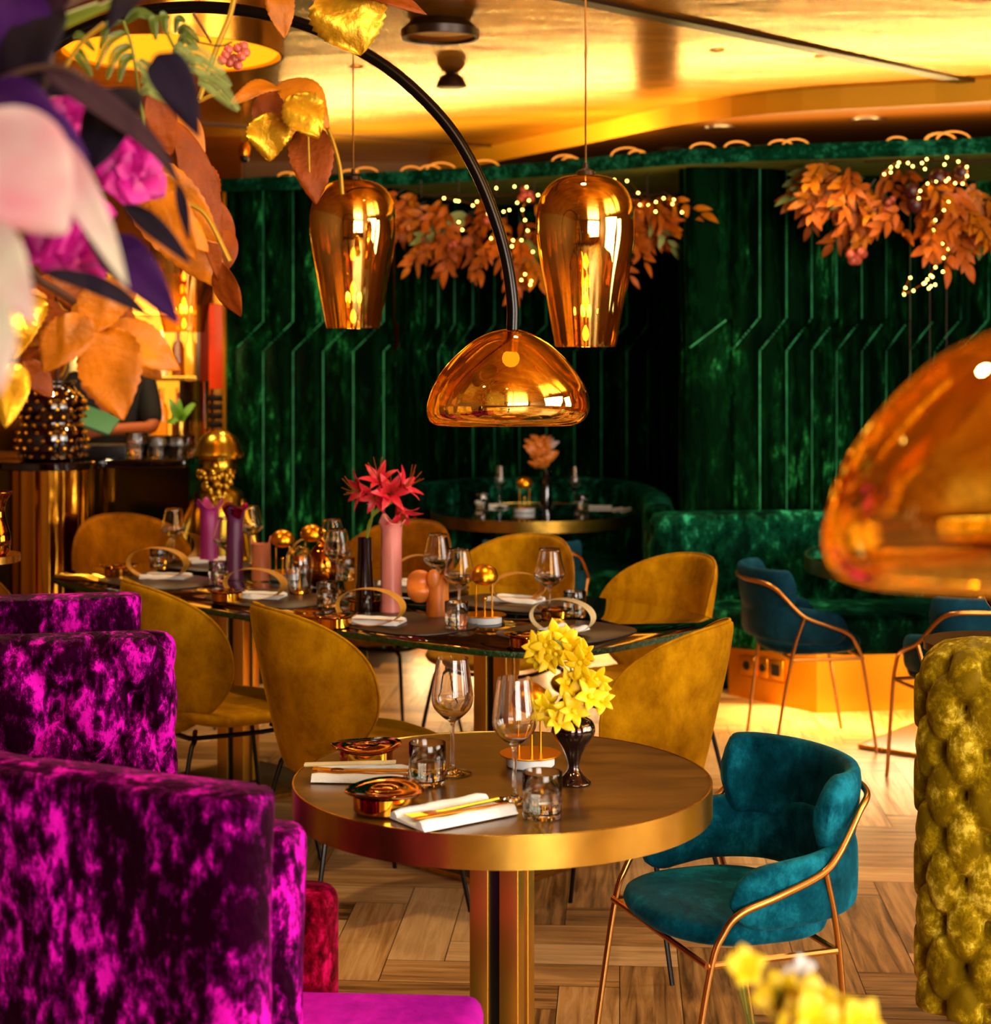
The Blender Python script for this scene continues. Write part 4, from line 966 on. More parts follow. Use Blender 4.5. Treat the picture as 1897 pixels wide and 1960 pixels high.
t = vase_('orange vase with two cat ears on the long table', 500, 1110, .070, .13, M['peachvase'], [(0, 0), (.5, 0), (.5, .05), (.49, .5), (.47, .95), (.52, 1.0), (.47, 1.0), (.43, .94), (.43, .1), (0, .08)], catear)
t = vase_('orange vase with a large curled ear on the long table', 838, 1180, .072, .125, M['orangevase'])
bm = NB(); pad(bm, sell(.042, .052, 40, 2.2), lambda a, b, h: Vector((-.055+a, -.012+h+9*a*a*.6+.006*math.sin(b*90), .095+b)), .011, 6, 2.2); obj('ear', bm, M['orangevase'], t, ang=85)
bm = NB(); pad(bm, sell(.02, .03, 30, 2.2), lambda a, b, h: Vector((-.012+a, -.03+h*.8, .12+b)), .010, 5, 2.2); obj('ear', bm, M['orangevase'], t, ang=85)
A_h = (.2, .02); c = T(400, 1078, .7512); vase_('magenta vase behind the wine glasses at the left of the long table', 400, 1078, .075, .22, M['magvase'], tallp, flare(.4, 3, 2))
bv = vase_('slim black glass vase holding red lilies on the long table', 698, 1172, .066, .235, M['blackgl'], [(0, 0), (.5, 0), (.5, .05), (.44, .35), (.36, .7), (.34, 1.0), (.30, 1.0), (.30, .7), (.38, .35), (.42, .08), (0, .07)])
t = thing('lily_bunch', 'red lilies with green stems in the slim black vase', 'flowers', bv.location); Yv = bv.location.y; v0 = bv.location.copy(); rq = random.Random(9)
bm = NB()
for px, py in ((705, 945), (722, 935), (742, 960), (760, 955), (730, 965)): tube(bm, cr([Vector((0, 0, .06)), Vector((.006, 0, .22)), loc(712, 990), loc(px, py)], 5), .0035, 6)
obj('stem', bm, M['stem_green'], t)
def lily(c, d, s):
    bm = NB(); d = Vector(d).normalized(); a0 = d.orthogonal().normalized(); b0 = d.cross(a0)
    for k in range(6):
        a = 2*PI*k/6+.3; rad = a0*math.cos(a)+b0*math.sin(a); leafm(bm, c, c+(rad*.75+d*.65).normalized()*s, s*.34, rad*-.5+d, .16, .1, 0, 8, 2, .3, thick=.0008)
    fl = obj('flower', bm, M['red_petal'], t, ang=85)
    bs = NB()
    for k in range(6):
        a = 2*PI*k/6; rad = a0*math.cos(a)+b0*math.sin(a); tube(bs, cr([c, c+d*s*.6+rad*s*.1, c+d*s*.95+rad*s*.35+Vector((0, 0, s*.2))], 4), .0012, 5)
    obj('stamen', bs, M['rust_leaf'], fl)
for px, py, d, s in ((706, 938, (-.7, -.3, .0), .085), (728, 928, (-.1, -.6, .7), .08), (745, 945, (.2, -.9, .2), .085), (762, 940, (.7, -.2, .5), .085), (762, 968, (.45, -.4, -.85), .085), (722, 945, (-.2, -.9, -.4), .07)): lily(loc(px, py), d, s)
# clear glass dome, decanter
c = tp(573, 1138); t = thing('glass_dome', 'clear egg-shaped glass with a small brass shape inside, on the long table', 'glass ornament', c)
prf = [(0, 0), (.030, .0), (.040, .03), (.046, .07), (.048, .10), (.043, .135), (.028, .158), (.0, .167)]; pi_ = [(0, .162), (.026, .154), (.040, .133), (.045, .10), (.043, .07), (.037, .03), (.027, .004), (0, .004)]
pr = [(max(0, v.x), v.y) for v in cr([(a, b, 0) for a, b in prf], 4)]+[(max(0, v.x), v.y) for v in cr([(a, b, 0) for a, b in pi_], 4)]
bm = NB(); lathe(bm, pr, 40); obj('glass', bm, M['glass'], t, ang=85)
bm = NB(); lathe(bm, [(0, .005), (.022, .005), (.02, .012), (.004, .02), (.003, .09), (.022, .10), (.028, .115), (.02, .132), (0, .138)], 24); obj('inner_lamp', bm, M['gold'], t)
c = tp(616, 1122); t = thing('decanter', 'round gold decanter with knob stopper beside the glass dome', 'decanter', c)
bm = NB(); lathe(bm, [(0, 0), (.035, 0), (.05, .03), (.055, .07), (.047, .11), (.03, .135), (.012, .15), (.010, .165), (0, .165)], 36); obj('body', bm, M['goldd'], t, ang=85)
bm = NB(); lathe(bm, [(0, .164), (.008, .166), (.007, .175), (.014, .185), (.015, .193), (.009, .2), (0, .2)], 20); obj('stopper', bm, M['gold'], t)
# ---- far table
def flute(px, base_y, lab):
    put('wine', T(px, base_y, TZ), lab)
flute(957, 972, 'wine glass at the left of the far round table'); flute(1100, 974, 'wine glass at the right of the far round table')
put('tumbler', T(922, 977, TZ), 'tumbler at the left of the far round table', scale=1.1); put('tumbler', T(1113, 979, TZ), 'tumbler at the right of the far round table', scale=1.1)
put('lamp', T(1004, 980, TZ), 'small brass lamp on the far round table', scale=1.15)
put('napkin', T(948, 970, TZ), 'white napkin beside the left wine glass on the far round table', 1.4, scale=.75); put('napkin', T(1148, 972, TZ), 'peach lit napkin right of centre on the far round table', 1.5, scale=.7)
put('napkin', T(1190, 975, TZ), 'white napkin at the right rim of the far round table', 2.6, scale=.6)
c = T(1046, 979, TZ); t = thing('vase', 'tall slim black vase on the far round table', 'vase', c); bm = NB(); lathe(bm, [(0, 0), (.034, 0), (.034, .01), (.028, .1), (.022, .2), (.024, .215), (.018, .215), (0, .205)], 32); obj('body', bm, M['blackgl'], t)
t = thing('peony', 'big orange and pink blossom in the black vase on the far round table', 'flowers', c); rq = random.Random(5)
Yv = c.y; v0 = c.copy(); bm = NB(); tube(bm, [(0, 0, .1), (-.01, 0, .26)], .005, 6); obj('stem', bm, M['stem_green'], t)
for i in range(46):
    a = rq.uniform(-1, 1); e = rq.uniform(-1.3, 1.3); d = Vector((math.cos(e)*math.sin(a*1.5), -math.cos(e)*math.cos(a*1.5), math.sin(e))); cc = loc(1036, 868)
    bm = NB(); b_ = cc+Vector((d.x*.045, d.y*.04, d.z*.065)); side = Vector((rq.choice((-1, 1))*.8, rq.uniform(-.5, .3), .45)); leafm(bm, b_-side*.015, b_+side.normalized()*.042+d*.02, .048, d+Vector((0, -.3, .3)), .2, .3, 0, 6, 2, .1, wav=.08, rnd=rq, thick=.001); obj('petal', bm, M['pink_petal'] if (d.x > .35 and d.z > .2) else M['orangevase'], t, ang=85)
# black vase at right edge on a ledge behind the chesterfield
t = thing('side_table', 'small dark table behind the tufted sofa at the right edge', 'side table', (1.22, 4.15, 0)); bm = NB(); lathe(bm, [(0, .84), (.17, .84), (.17, .86), (0, .86)], 40); obj('tabletop', bm, M['darkbrown'], t); bm = NB(); tube(bm, [(0, 0, 0.02), (0, 0, .84)], .02, 12); obj('pole', bm, M['brass_tube'], t); bm = NB(); lathe(bm, [(0, 0), (.12, 0), (.12, .02), (0, .02)], 32); obj('base', bm, M['darkbrown'], t)
t = thing('bud_vase', 'glossy black vase cut off by the right edge above the tufted sofa', 'vase', (1.235, 4.12, .8605)); rib_vase(t); t.scale = (1.15,)*3
# ================================================================== BAR
bar_t = thing('bar_counter', 'bar counter with black top, mirrored front and fluted gold drum at the left', 'bar counter', (-1.7, 7.8, 0))
def rb(bm, x0, x1, y0, y1, z0, z1, bev=0): box(bm, x0+1.7, x1+1.7, y0-7.8, y1-7.8, z0, z1, bev=bev)
bm = NB(); rb(bm, -3.3, -1.37, 7.5, 8.15, 1.06, 1.10, .008); obj('worktop', bm, M['blackgl'], bar_t)
M['barfront'] = mat('smoked_mirror_panel', '#4a3a10', .1, .9, bump=.05, bscale=3)
bm = NB(); rb(bm, -3.3, -1.39, 7.7, 8.1, 0, 1.06); obj('front_panel', bm, M['barfront'], bar_t, flat=True)
dox = face(100, 7.5)+1.7; doy = -.3
def flut(rr, z, a): return rr*(1-.035*abs(math.sin(9*a))), z
bm = NB(); lathe(bm, [(0, 0), (.185, 0), (.185, 1.06), (0, 1.06)], 180, M=Matrix.Translation((dox, doy, 0)), rf=lambda r_, z, a: flut(r_, z, a) if r_ > .1 else (r_, z)); obj('fluted_drum', bm, M['gold'], bar_t, ang=60)
bm = NB(); lathe(bm, [(0, 1.061), (.235, 1.061), (.24, 1.065), (.24, 1.092), (.235, 1.097), (0, 1.097)], 64, M=Matrix.Translation((dox, doy, 0.002))); obj('round_top', bm, M['blackgl'], bar_t)
BZ = 1.1
bk = P(205, 870, 7.6); bm = NB(); box(bm, -.17, .10, -.09, .09, 0, .06, bev=.004); o = obj('black_box', bm, M['black']); o.location = (bk.x, 7.62, BZ+.001); tag(o, 'flat black box on the bar beside the studded vase', 'box')
PRb = None
for i, px in enumerate((262, 284, 303, 322, 340, 354)):
    y = 7.58+(i % 2)*.06; p = Vector((face(px, y), y, BZ+.001)); g_ = dup(PR['tumbler'], p, 0, 'row of empty tumblers along the edge of the bar top', 'tumblers on the bar', 1.45 if i == 0 else 1.25)
# folded plates
t = thing('plate_stack', 'stack of cream plates on the bar behind the tumblers', 'plates', (face(298, 8.0), 8.0, BZ+.001))
for k in range(4): bm = NB(); lathe(bm, [(0, .0), (.08, 0), (.125, .012), (.128, .016), (.08, .006), (0, .005)], 32, (0, 0, .001+k*.017)); obj('plate', bm, M['wood_ring_pale'], t)
# back bar shelf with bottles
sh = thing('bottle_shelf', 'glowing gold back bar shelf full of bottles and glasses', 'shelf', (-1.93, 9.25, 0))
M['shelfglow'] = emis('lit_shelf_back', '#d08418', 1.6)
bm = NB(); box(bm, -.45, .30, .26, .29, .95, 2.1); obj('back_panel', bm, M['shelfglow'], sh, flat=True)
for z in (1.08, 1.42, 1.78): bm = NB(); box(bm, -.45, .30, .0, .26, z, z+.025, bev=.003); obj('shelf_board', bm, M['brass'], sh)
bm = NB(); box(bm, -.47, -.45, 0, .29, .0, 2.1); box(bm, .30, .32, 0, .29, 0, 2.1); obj('side_panel', bm, M['darkbrown'], sh, flat=True)
l = bpy.data.lights.new('shelf_glow', 'AREA'); l.size = .7; l.energy = 12; l.color = (1, .65, .28); o = bpy.data.objects.new('shelf_glow', l); COL.objects.link(o); o.location = (-1.93, 9.1, 1.75); o.rotation_euler = (.5, 0, 0)
bot = []; cols = ['#c88a1c', '#6a3a08', '#e8d8a0', '#3c6a18', '#8a2a0c', '#d8a860']
for i, cc in enumerate(cols):
    bm = NB(); lathe(bm, [(0, 0), (.034, 0), (.036, .005), (.036, .15), (.028, .18), (.012, .2), (.011, .25), (0, .25)], 20); o = obj('bottle', bm, glass('bottle_glass_%d' % i, cc, .05) if i % 2 else mat('bottle_col_%d' % i, cc, .15, .3)); tag(o, '', 'bottle')
    bm = NB(); lathe(bm, [(0, .25), (.013, .25), (.013, .275), (0, .275)], 12); obj('cap', bm, M['goldsatin'], o); bot.append(o)
k = 0
for z in (1.106, 1.446):
    for i in range(9):
        x = -2.31+i*.08; y = 9.31+.05*(i % 2); src = bot[(i*5+int(z*10)) % 6]
        o = bot[k] if k < 6 else dup(src, scale=1)
        o.location = (x, y, z); o['label'] = 'bottle on the lower back bar shelf' if z < 1.4 else 'bottle on the upper back bar shelf'; o['group'] = 'bottles on the lower back bar shelf' if z < 1.4 else 'bottles on the upper back bar shelf'; k += 1
bm = NB(); box(bm, -.06, .06, -.06, .06, 0, .34, bev=.003); o = obj('glass_box', bm, glass('brown_glass', '#a8702c', .03)); o.location = (face(372, 8.0), 8.0, BZ+.001); tag(o, 'tall square amber glass container on the bar', 'container')
rq = random.Random(11); t = thing('herb_sprig', 'bright green herb leaves standing on the bar before the bottles', 'plant', (face(345, 7.9), 7.9, BZ+.001)); bm = NB()
for i in range(16): leafm(bm, (0, 0, .16), (rq.uniform(-.07, .07), rq.uniform(-.05, .05), rq.uniform(.14, .27)), .035, (0, -1, .3), .1, .1, 0, 5, 2, .2)
obj('leaf', bm, mat('bright_green_leaf', '#6a9a14', .5), t); bm = NB(); lathe(bm, [(0, 0), (.025, 0), (.028, .15), (.024, .15), (.02, .01), (0, .01)], 20); obj('cup', bm, M['brass'], t)
# garden gnome in gold
g = thing('gnome_statue', 'gold bearded gnome statue with pointed cap at the end of the bar', 'statue', (face(418, 7.6), 7.6, 0)); g.scale = (1.04,)*3
bm = NB(); lathe(bm, [(0, 0), (.12, 0), (.13, .05), (.10, .12), (.105, .35), (.125, .45), (.12, .64), (.11, .82), (.095, .91), (.05, .94), (0, .94)], 40, rf=lambda r_, z, a: (r_*(1+.08*abs(math.cos(a))), z)); obj('coat', bm, M['statue'], g, ang=80)
bm = NB(); sphere(bm, (0, 0, 1.025), .085, 20); sphere(bm, (0, -.088, 1.03), .022, 10); obj('head', bm, M['statue'], g)
bm = NB(); lathe(bm, [(.088, 1.06), (.108, 1.06), (.112, 1.075), (.102, 1.09), (.095, 1.115), (.074, 1.15), (.04, 1.175), (0, 1.183)], 36); lathe(bm, [(0, 1.058), (.09, 1.058), (.09, 1.06), (.0, 1.06)], 36); obj('cap', bm, M['statue'], g)
bm = NB(); rq = random.Random(4)
for i in range(60):
    a = rq.uniform(-1.15, 1.15); z = rq.uniform(0, 1); w_ = .085*(1-z*.55); sphere(bm, (w_*math.sin(a), -.045-.06*math.cos(a)*(1-.2*z), 1.01-z*.125), rq.uniform(.013, .019), 8)
obj('beard', bm, M['statue'], g, ang=80)
for sx in (-1, 1):
    bm = NB(); tube(bm, cr([(sx*.085, 0, .87), (sx*.145, -.02, .72), (sx*.155, -.05, .52), (sx*.10, -.12, .46)], 5), lambda q: .036-.008*q, 12); sphere(bm, (sx*.095, -.125, .46), .03, 10); obj('arm', bm, M['statue'], g)
for sx in (-1, 1):
    bm = NB(); sphere(bm, (sx*.06, -.06, .035), .055, 12, .6); obj('boot', bm, M['statue'], g)
# bartender behind the bar
def person():
    x0, y0 = face(212, 8.45), 8.45
    pts = {'pel': (0, 0, .98), 'wst': (0, 0, 1.12), 'ch': (0, 0, 1.33), 'nk': (0, 0, 1.47), 'nk2': (0, -.02, 1.53), 'hd': (0, -.03, 1.62), 'hd2': (0, -.03, 1.73),
           'sL': (-.18, 0, 1.42), 'eL': (-.27, -.05, 1.19), 'wL': (-.12, -.26, 1.18), 'hL': (-.04, -.33, 1.17), 'sR': (.18, 0, 1.42), 'eR': (.23, -.10, 1.20), 'wR': (.02, -.30, 1.20), 'hR': (-.06, -.36, 1.18),
           'hipL': (-.1, 0, .94), 'kL': (-.11, -.02, .5), 'aL': (-.11, 0, .08), 'tL': (-.12, -.14, .035), 'hipR': (.1, 0, .94), 'kR': (.11, -.02, .5), 'aR': (.11, 0, .08), 'tR': (.12, -.14, .035)}
    rad = {'pel': (.15, .11), 'wst': (.13, .1), 'ch': (.16, .11), 'nk': (.06, .06), 'nk2': (.052, .055), 'hd': (.075, .09), 'hd2': (.06, .075), 'sL': (.062, .062), 'eL': (.042, .042), 'wL': (.029, .029), 'hL': (.036, .022),
           'sR': (.062, .062), 'eR': (.042, .042), 'wR': (.029, .029), 'hR': (.036, .022), 'hipL': (.085, .085), 'kL': (.058, .058), 'aL': (.04, .04), 'tL': (.04, .03), 'hipR': (.085, .085), 'kR': (.058, .058), 'aR': (.04, .04), 'tR': (.04, .03)}
    ed = [('pel', 'wst'), ('wst', 'ch'), ('ch', 'nk'), ('nk', 'nk2'), ('nk2', 'hd'), ('hd', 'hd2'), ('ch', 'sL'), ('sL', 'eL'), ('eL', 'wL'), ('wL', 'hL'), ('ch', 'sR'), ('sR', 'eR'), ('eR', 'wR'), ('wR', 'hR'), ('pel', 'hipL'), ('hipL', 'kL'), ('kL', 'aL'), ('aL', 'tL'), ('pel', 'hipR'), ('hipR', 'kR'), ('kR', 'aR'), ('aR', 'tR')]
    pts = dict(pts); n0 = list(pts)
    for side, s in (('L', -1), ('R', -1)):
        hx, hy, hz = pts['h'+side]
        for f in range(4):
            ln = (.062, .072, .068, .052)[f]; a = ('f%s%d' % (side, f)); b = a+'b'
            pts[a] = (hx-.02-ln*.4, hy-.02+.018*f, hz); pts[b] = (hx-.02-ln, hy-.02+.018*f+.004, hz-.022); rad[a] = (.009, .009); rad[b] = (.0075, .0075); ed += [('h'+side, a), (a, b)]
        pts['t'+side+'h'] = (hx-.02, hy-.045, hz+.005); rad['t'+side+'h'] = (.0095, .0095); ed.append(('h'+side, 't'+side+'h'))
    def sk(name, use, m, grow=1.0, add=0, par=None):
        me = bpy.data.meshes.new(name); idx = {k: i for i, k in enumerate(use)}; me.from_pydata([pts[k] for k in use], [(idx[a], idx[b]) for a, b in ed if a in idx and b in idx], []); me.materials.append(m)
        o = bpy.data.objects.new(name, me); COL.objects.link(o); md = o.modifiers.new('skin', 'SKIN'); md.use_smooth_shade = True
        for k, i in idx.items():
            v = me.skin_vertices[0].data[i]; v.radius = (rad[k][0]*grow+add, rad[k][1]*grow+add); v.use_root = (k == use[0])
        ss = o.modifiers.new('sub', 'SUBSURF'); ss.levels = 1; ss.render_levels = 2
        if par: o.parent = par
        return o
    b = sk('person', list(pts), M['skin']); b.location = (x0, y0, 0); tag(b, 'person in black behind the bar, mostly hidden by leaves, forearm on the counter', 'person')
    sk('black_shirt', ['wst', 'pel', 'ch', 'nk', 'sL', 'eL', 'sR', 'eR'], M['cloth_black'], 1.08, .008, b)
    sk('black_trousers', ['pel', 'hipL', 'kL', 'aL', 'hipR', 'kR', 'aR'], M['cloth_black'], 1.06, .01, b)
    bm = NB(); sphere(bm, (0, -.018, 1.70), .098, 18, .95)
    for v in bm.verts:
        if v.co.y < -.07 and v.co.z < 1.72: v.co.y = -.07
    obj('hair', bm, M['stem_brown'], b)
    bm = NB()
    for sx in (-1, 1): sphere(bm, (sx*.032, -.112, 1.665), .011, 8)
    obj('eye', bm, M['white'], b)
    bm = NB(); sphere(bm, (0, -.125, 1.635), .014, 8, 1.4); sphere(bm, (-.082, -.03, 1.65), .018, 8, 1.5); sphere(bm, (.082, -.03, 1.65), .018, 8, 1.5); obj('nose_and_ears', bm, M['skin'], b)
    bm = NB(); sphere(bm, (0, -.112, 1.598), .018, 8, .35); obj('mouth', bm, M['berry'], b)
person()
bm = NB(); box(bm, -.11, .11, -.08, .08, -.008, .008, Matrix.Rotation(.35, 4, 'Y') @ Matrix.Rotation(.5, 4, 'X'), bev=.003); o = obj('menu_book', bm, mat('green_cover', '#3f7a50', .5)); o.location = P(178, 802, 8.02); tag(o, 'green book held over the bar by the person in black', 'book')
# studded dark vase on the drum, with leaves
c = Vector((face(100, 7.5), 7.5, 1.1002)); t = thing('studded_vase', 'dark burgundy glass vase covered with gold studs on the gold drum of the bar', 'vase', c)
k_ = [(0, 0), (.125, 0), (.14, .02), (.15, .07), (.148, .12), (.128, .155), (.13, .18), (.148, .22), (.14, .27), (.11, .30), (.095, .325), (.105, .345), (.095, .345), (.085, .32), (.1, .29), (0, .28)]
pr = [(max(0, v.x), v.y) for v in cr([(a, b, 0) for a, b in k_], 3)]; pr[0] = (0, 0); pr[-1] = (0, .28)
bm = NB(); lathe(bm, pr, 48); vb_ = obj('body', bm, mat('burgundy_glass', '#14020a', .08, 0, Coat_Weight=1.0), t, ang=80)
bm2 = NB(); stud0 = None
for r_ in range(9):
    z = .02+r_*.034
    rr = next((a for a, b in pr if b >= z and a > .05), .12)
    for k in range(16):
        a = 2*PI*(k+.5*(r_ % 2))/16; d = Vector((math.cos(a), math.sin(a), 0)); q = d*(rr+.006)+Vector((0, 0, z))
        if math.sin(a) < .1 and r_ > 0:
            if stud0 is None: b0 = NB(); lathe(b0, [(0, -.009), (.0085, -.004), (.0085, .003), (.006, .008), (0, .0095)], 8, M=Matrix.Rotation(PI/2, 4, 'Y')); stud0 = obj('stud', b0, M['goldsatin'], t); so_ = stud0
            else: so_ = stud0.copy(); COL.objects.link(so_)
            so_.location = q; so_.rotation_euler = (0, 0, a)
        else: sphere(bm2, q, .009, 6)
bst = obj('studs', bm2, M['goldsatin'], t); bst['kind'] = 'stuff'
t = thing('leaf_branch', 'dark stems with rust leaves standing in the studded vase', 'plant', c); rq = random.Random(8); bm = NB()
for i in range(7): tube(bm, cr([(rq.uniform(-.03, .03), rq.uniform(-.03, .03), .30), (rq.uniform(-.08, .08), rq.uniform(-.04, .04), .45), (rq.uniform(-.25, .35), rq.uniform(-.1, .1), .7)], 4), .005, 5)
obj('stem', bm, M['stem_brown'], t)
for i in range(16):
    bm = NB(); a = Vector((rq.uniform(-.3, .35), rq.uniform(-.1, .1), rq.uniform(.42, .85))); leafm(bm, a, a+Vector((rq.uniform(-.15, .15), -.03, rq.uniform(-.22, -.05))), .12, (rq.uniform(-.3, .3), -1, .2), .1, .2, .04, 10, 3, .2); obj('leaf', bm, M['rust_leaf'] if i % 2 else M['orange_leaf'], t, ang=85)
# dark bottle-neck vase and gold lamp cut off by the left edge
t = thing('carafe', 'dark glossy curved carafe cut off by the left edge before the gold drum', 'vase', P(-8, 1062, 4.75)); prf = [(0, 0), (.030, 0), (.040, .02), (.041, .05), (.032, .085), (.025, .12), (.03, .15), (.043, .17), (.046, .176), (.04, .176), (.0, .165)]
bm = NB(); lathe(bm, [(max(0, v.x), v.y) for v in cr([(a, b, 0) for a, b in prf], 4)], 40); obj('body', bm, M['goldd'], t, ang=85)
ts = thing('side_table', 'small brass pedestal table behind the farthest magenta sofa at the left edge', 'side table', (t.location.x-.06, t.location.y+.02, 0)); zt = t.location.z-.001
bm = NB(); lathe(bm, [(0, zt-.02), (.12, zt-.02), (.12, zt), (0, zt)], 40); obj('tabletop', bm, M['brass'], ts); bm = NB(); tube(bm, [(0, 0, .02), (0, 0, zt-.02)], .015, 10); obj('pole', bm, M['brass_tube'], ts); bm = NB(); lathe(bm, [(0, 0), (.1, 0), (.1, .02), (0, .02)], 30); obj('base', bm, M['black'], ts)
# ================================================================== HANGING GARLANDS
def garland(label, px0, px1, py0, py1, Y0, Y1, n, seed, berries, dark):
    rq = random.Random(seed); cx = (px0+px1)/2; Yc = (Y0+Y1)/2; c = P(cx, (py0+py1)/2, Yc); t = thing('hanging_garland', label, 'hanging foliage', c)
    bs = NB(); hub = []
    for i in range(n):
        f = rq.random(); px = px0+(px1-px0)*f; Y = Y0+(Y1-Y0)*f+rq.uniform(-.14, .14); env = 1-abs(2*f-1)**2.2
        py = py0+ (py1-py0)*(.12+.55*rq.random())*(.35+.65*env); base = P(px, py, Y)-c
        out = Vector(((f-.5)*1.3+rq.uniform(-.5, .5), rq.uniform(-.9, .3), rq.uniform(-1.0, .1)-.25)).normalized()
        L_ = rq.uniform(.13, .24); tube(bs, [base, base+out*L_], .0022, 4); bm = NB(); k = rq.randint(5, 8)
        for j in range(k):
            q = base+out*L_*(.15+.85*j/(k-1)); sd = out.cross(Vector((0, 1, 0))).normalized()*(1 if j % 2 else -1)
            d = (out*.75+sd*rq.uniform(.4, .9)+Vector((0, rq.uniform(-.5, .2), -.15))).normalized() if j < k-1 else out
            leafm(bm, q, q+d*rq.uniform(.065, .11), rq.uniform(.026, .042), Vector((rq.uniform(-.5, .5), -1, rq.uniform(-.3, .6))), .1, .1, 0, 6, 1, .2)
        mm = M['copper_leaf'] if rq.random() < .6 else (M['orange_leaf'] if rq.random() < .85 else M['sage_leaf'])
        obj('leaf_twig', bm, mm, t, ang=85); hub.append(base)
    for k in range(7):
        f = (k+.5)/7; px = px0+(px1-px0)*f; tube(bs, [P(px, py0+25, Y0+(Y1-Y0)*f)-c, P(px0+(px1-px0)*min(1, f+.15), py0+20, Y0+(Y1-Y0)*min(1, f+.15))-c], .005, 5)
        b = P(px, py0+28, Y0+(Y1-Y0)*f)-c; tube(bs, [b, Vector((b.x, b.y, 2.44-c.z))], .003, 5)
    obj('branch', bs, M['stem_brown'], t)
    for (x, y, m, rr, kk) in berries+dark:
        bm = NB(); cc = P(x, y, Y0+(Y1-Y0)*(x-px0)/(px1-px0)-.1)-c
        for j in range(kk): sphere(bm, cc+Vector((rq.uniform(-1, 1), rq.uniform(-1, 1), rq.uniform(-1, 1)))*rr*(1.6 if kk > 1 else 0), rr, 10)
        obj('berry_cluster' if kk > 1 else 'pompon', bm, M[m], t)
    return t
garland('copper leaf garland with berries hanging over the far booth', 770, 1275, 350, 560, 8.55, 8.15, 96, 21, [(1010, 372, 'berry', .02, 6), (870, 470, 'berry', .014, 5)], [(930, 420, 'berry', .02, 3), (1180, 400, 'winered', .03, 1)])
garland('copper leaf garland with pink berries and wine red balls at upper right', 1560, 2010, 285, 520, 7.75, 7.35, 96, 22, [(1640, 495, 'berry', .024, 7), (1622, 400, 'berry', .02, 3), (1700, 390, 'berry', .016, 3)], [(1795, 340, 'winered', .045, 1), (1745, 365, 'winered', .04, 1), (1752, 392, 'winered', .04, 1), (1840, 330, 'winered', .04, 1), (1805, 365, 'winered', .03, 1)])
def fairy(label, pts, Yf, extra, seed):
    rq = random.Random(seed); c = P(pts[0][0], pts[0][1], Yf(pts[0][0])); t = thing('fairy_lights', label, 'string lights', c)
    W_ = [P(x, y, Yf(x))-c for x, y in pts]; path = cr(W_, 6); bm = NB(); tube(bm, path, .0016, 4); obj('wire', bm, M['brass_tube'], t)
    for i in range(0, len(path), 3): bm = NB(); sphere(bm, path[i]+Vector((0, -.006, -.004)), .0055, 8); obj('bulb', bm, M['fairy'], t)
    for x, y in extra: bm = NB(); q = P(x, y, Yf(x))-c; sphere(bm, q, .0055, 8); obj('bulb', bm, M['fairy'], t)
    return t
zz = lambda x: 8.35-(x-780)*.0009
fairy('warm fairy lights woven through the garland over the far booth', [(850, 378), (905, 392), (955, 425), (940, 455), (980, 470), (1010, 440), (1000, 400), (1030, 372), (1060, 395), (1040, 430), (1080, 415), (1100, 380), (1150, 350), (1200, 345), (1240, 390), (1270, 378), (1305, 405)], zz, [(872, 384), (913, 386), (878, 425), (885, 440), (950, 360), (985, 357), (1008, 358), (1055, 360), (990, 388), (975, 402), (964, 405), (982, 460), (1020, 482), (1015, 545), (998, 536), (1005, 525), (1017, 538), (1225, 392), (1255, 405), (1290, 382)], 1)
zz2 = lambda x: 7.60-(x-1560)*.0008
fairy('warm fairy lights woven through the garland at upper right', [(1692, 332), (1720, 310), (1770, 322), (1775, 285), (1812, 300), (1850, 318), (1842, 350), (1810, 345), (1775, 350), (1758, 378), (1815, 385), (1790, 420), (1788, 455), (1815, 475), (1790, 510), (1770, 540), (1730, 562), (1742, 530)], zz2, [(1705, 330), (1718, 318), (1738, 312), (1765, 312), (1785, 285), (1800, 272), (1878, 285), (1808, 315), (1816, 342), (1775, 535), (1782, 548), (1790, 545), (1768, 543), (1778, 552), (1785, 530), (1805, 520)], 2)
t = thing('string_lights', 'tangled amber string light coils lying on top of the canopy edge', 'string lights', (0, 7.9, 2.49)); rq = random.Random(6)
for i in range(46):
    f = (i+rq.uniform(-.8, .8))/46; f = max(0, min(1, f))
    if rq.random() < .45: continue
    k = f*(len(fe)-1); a = int(k); x = fe[a][0]+(fe[min(a+1, len(fe)-1)][0]-fe[a][0])*(k-a); y = fe[a][1]+(fe[min(a+1, len(fe)-1)][1]-fe[a][1])*(k-a)
    if x < -1.3 or x > 2.6: continue
    bm = NB(); r_ = rq.uniform(.03, .06); tube(bm, [(x+math.cos(q)*r_*1.3, y-7.9+.05+rq.uniform(0, .005), .008+max(0, math.sin(q))*r_*.7) for q in [PI*j/9 for j in range(10)]], .0045, 6); obj('light_tube', bm, M['glowtube'] if 'glowtube' in M else M.setdefault('glowtube', emis('amber_tube_glow', '#ff9a2c', .5)), t)
# thin wires hanging in front of the right wall
for i, px in enumerate((1742, 1780, 1812)):
    bm = NB(); a = P(px, 330, 7.6); tube(bm, [(0, 0, 0), (0, 0, -(a.z-1.36))], .0011, 4); o = obj('hanging_wire', bm, M['stem_brown']); o.location = (a.x, a.y, 2.435); tag(o, ('leftmost', 'middle', 'rightmost')[i]+' of the three thin wires hanging before the right green wall', 'wire')
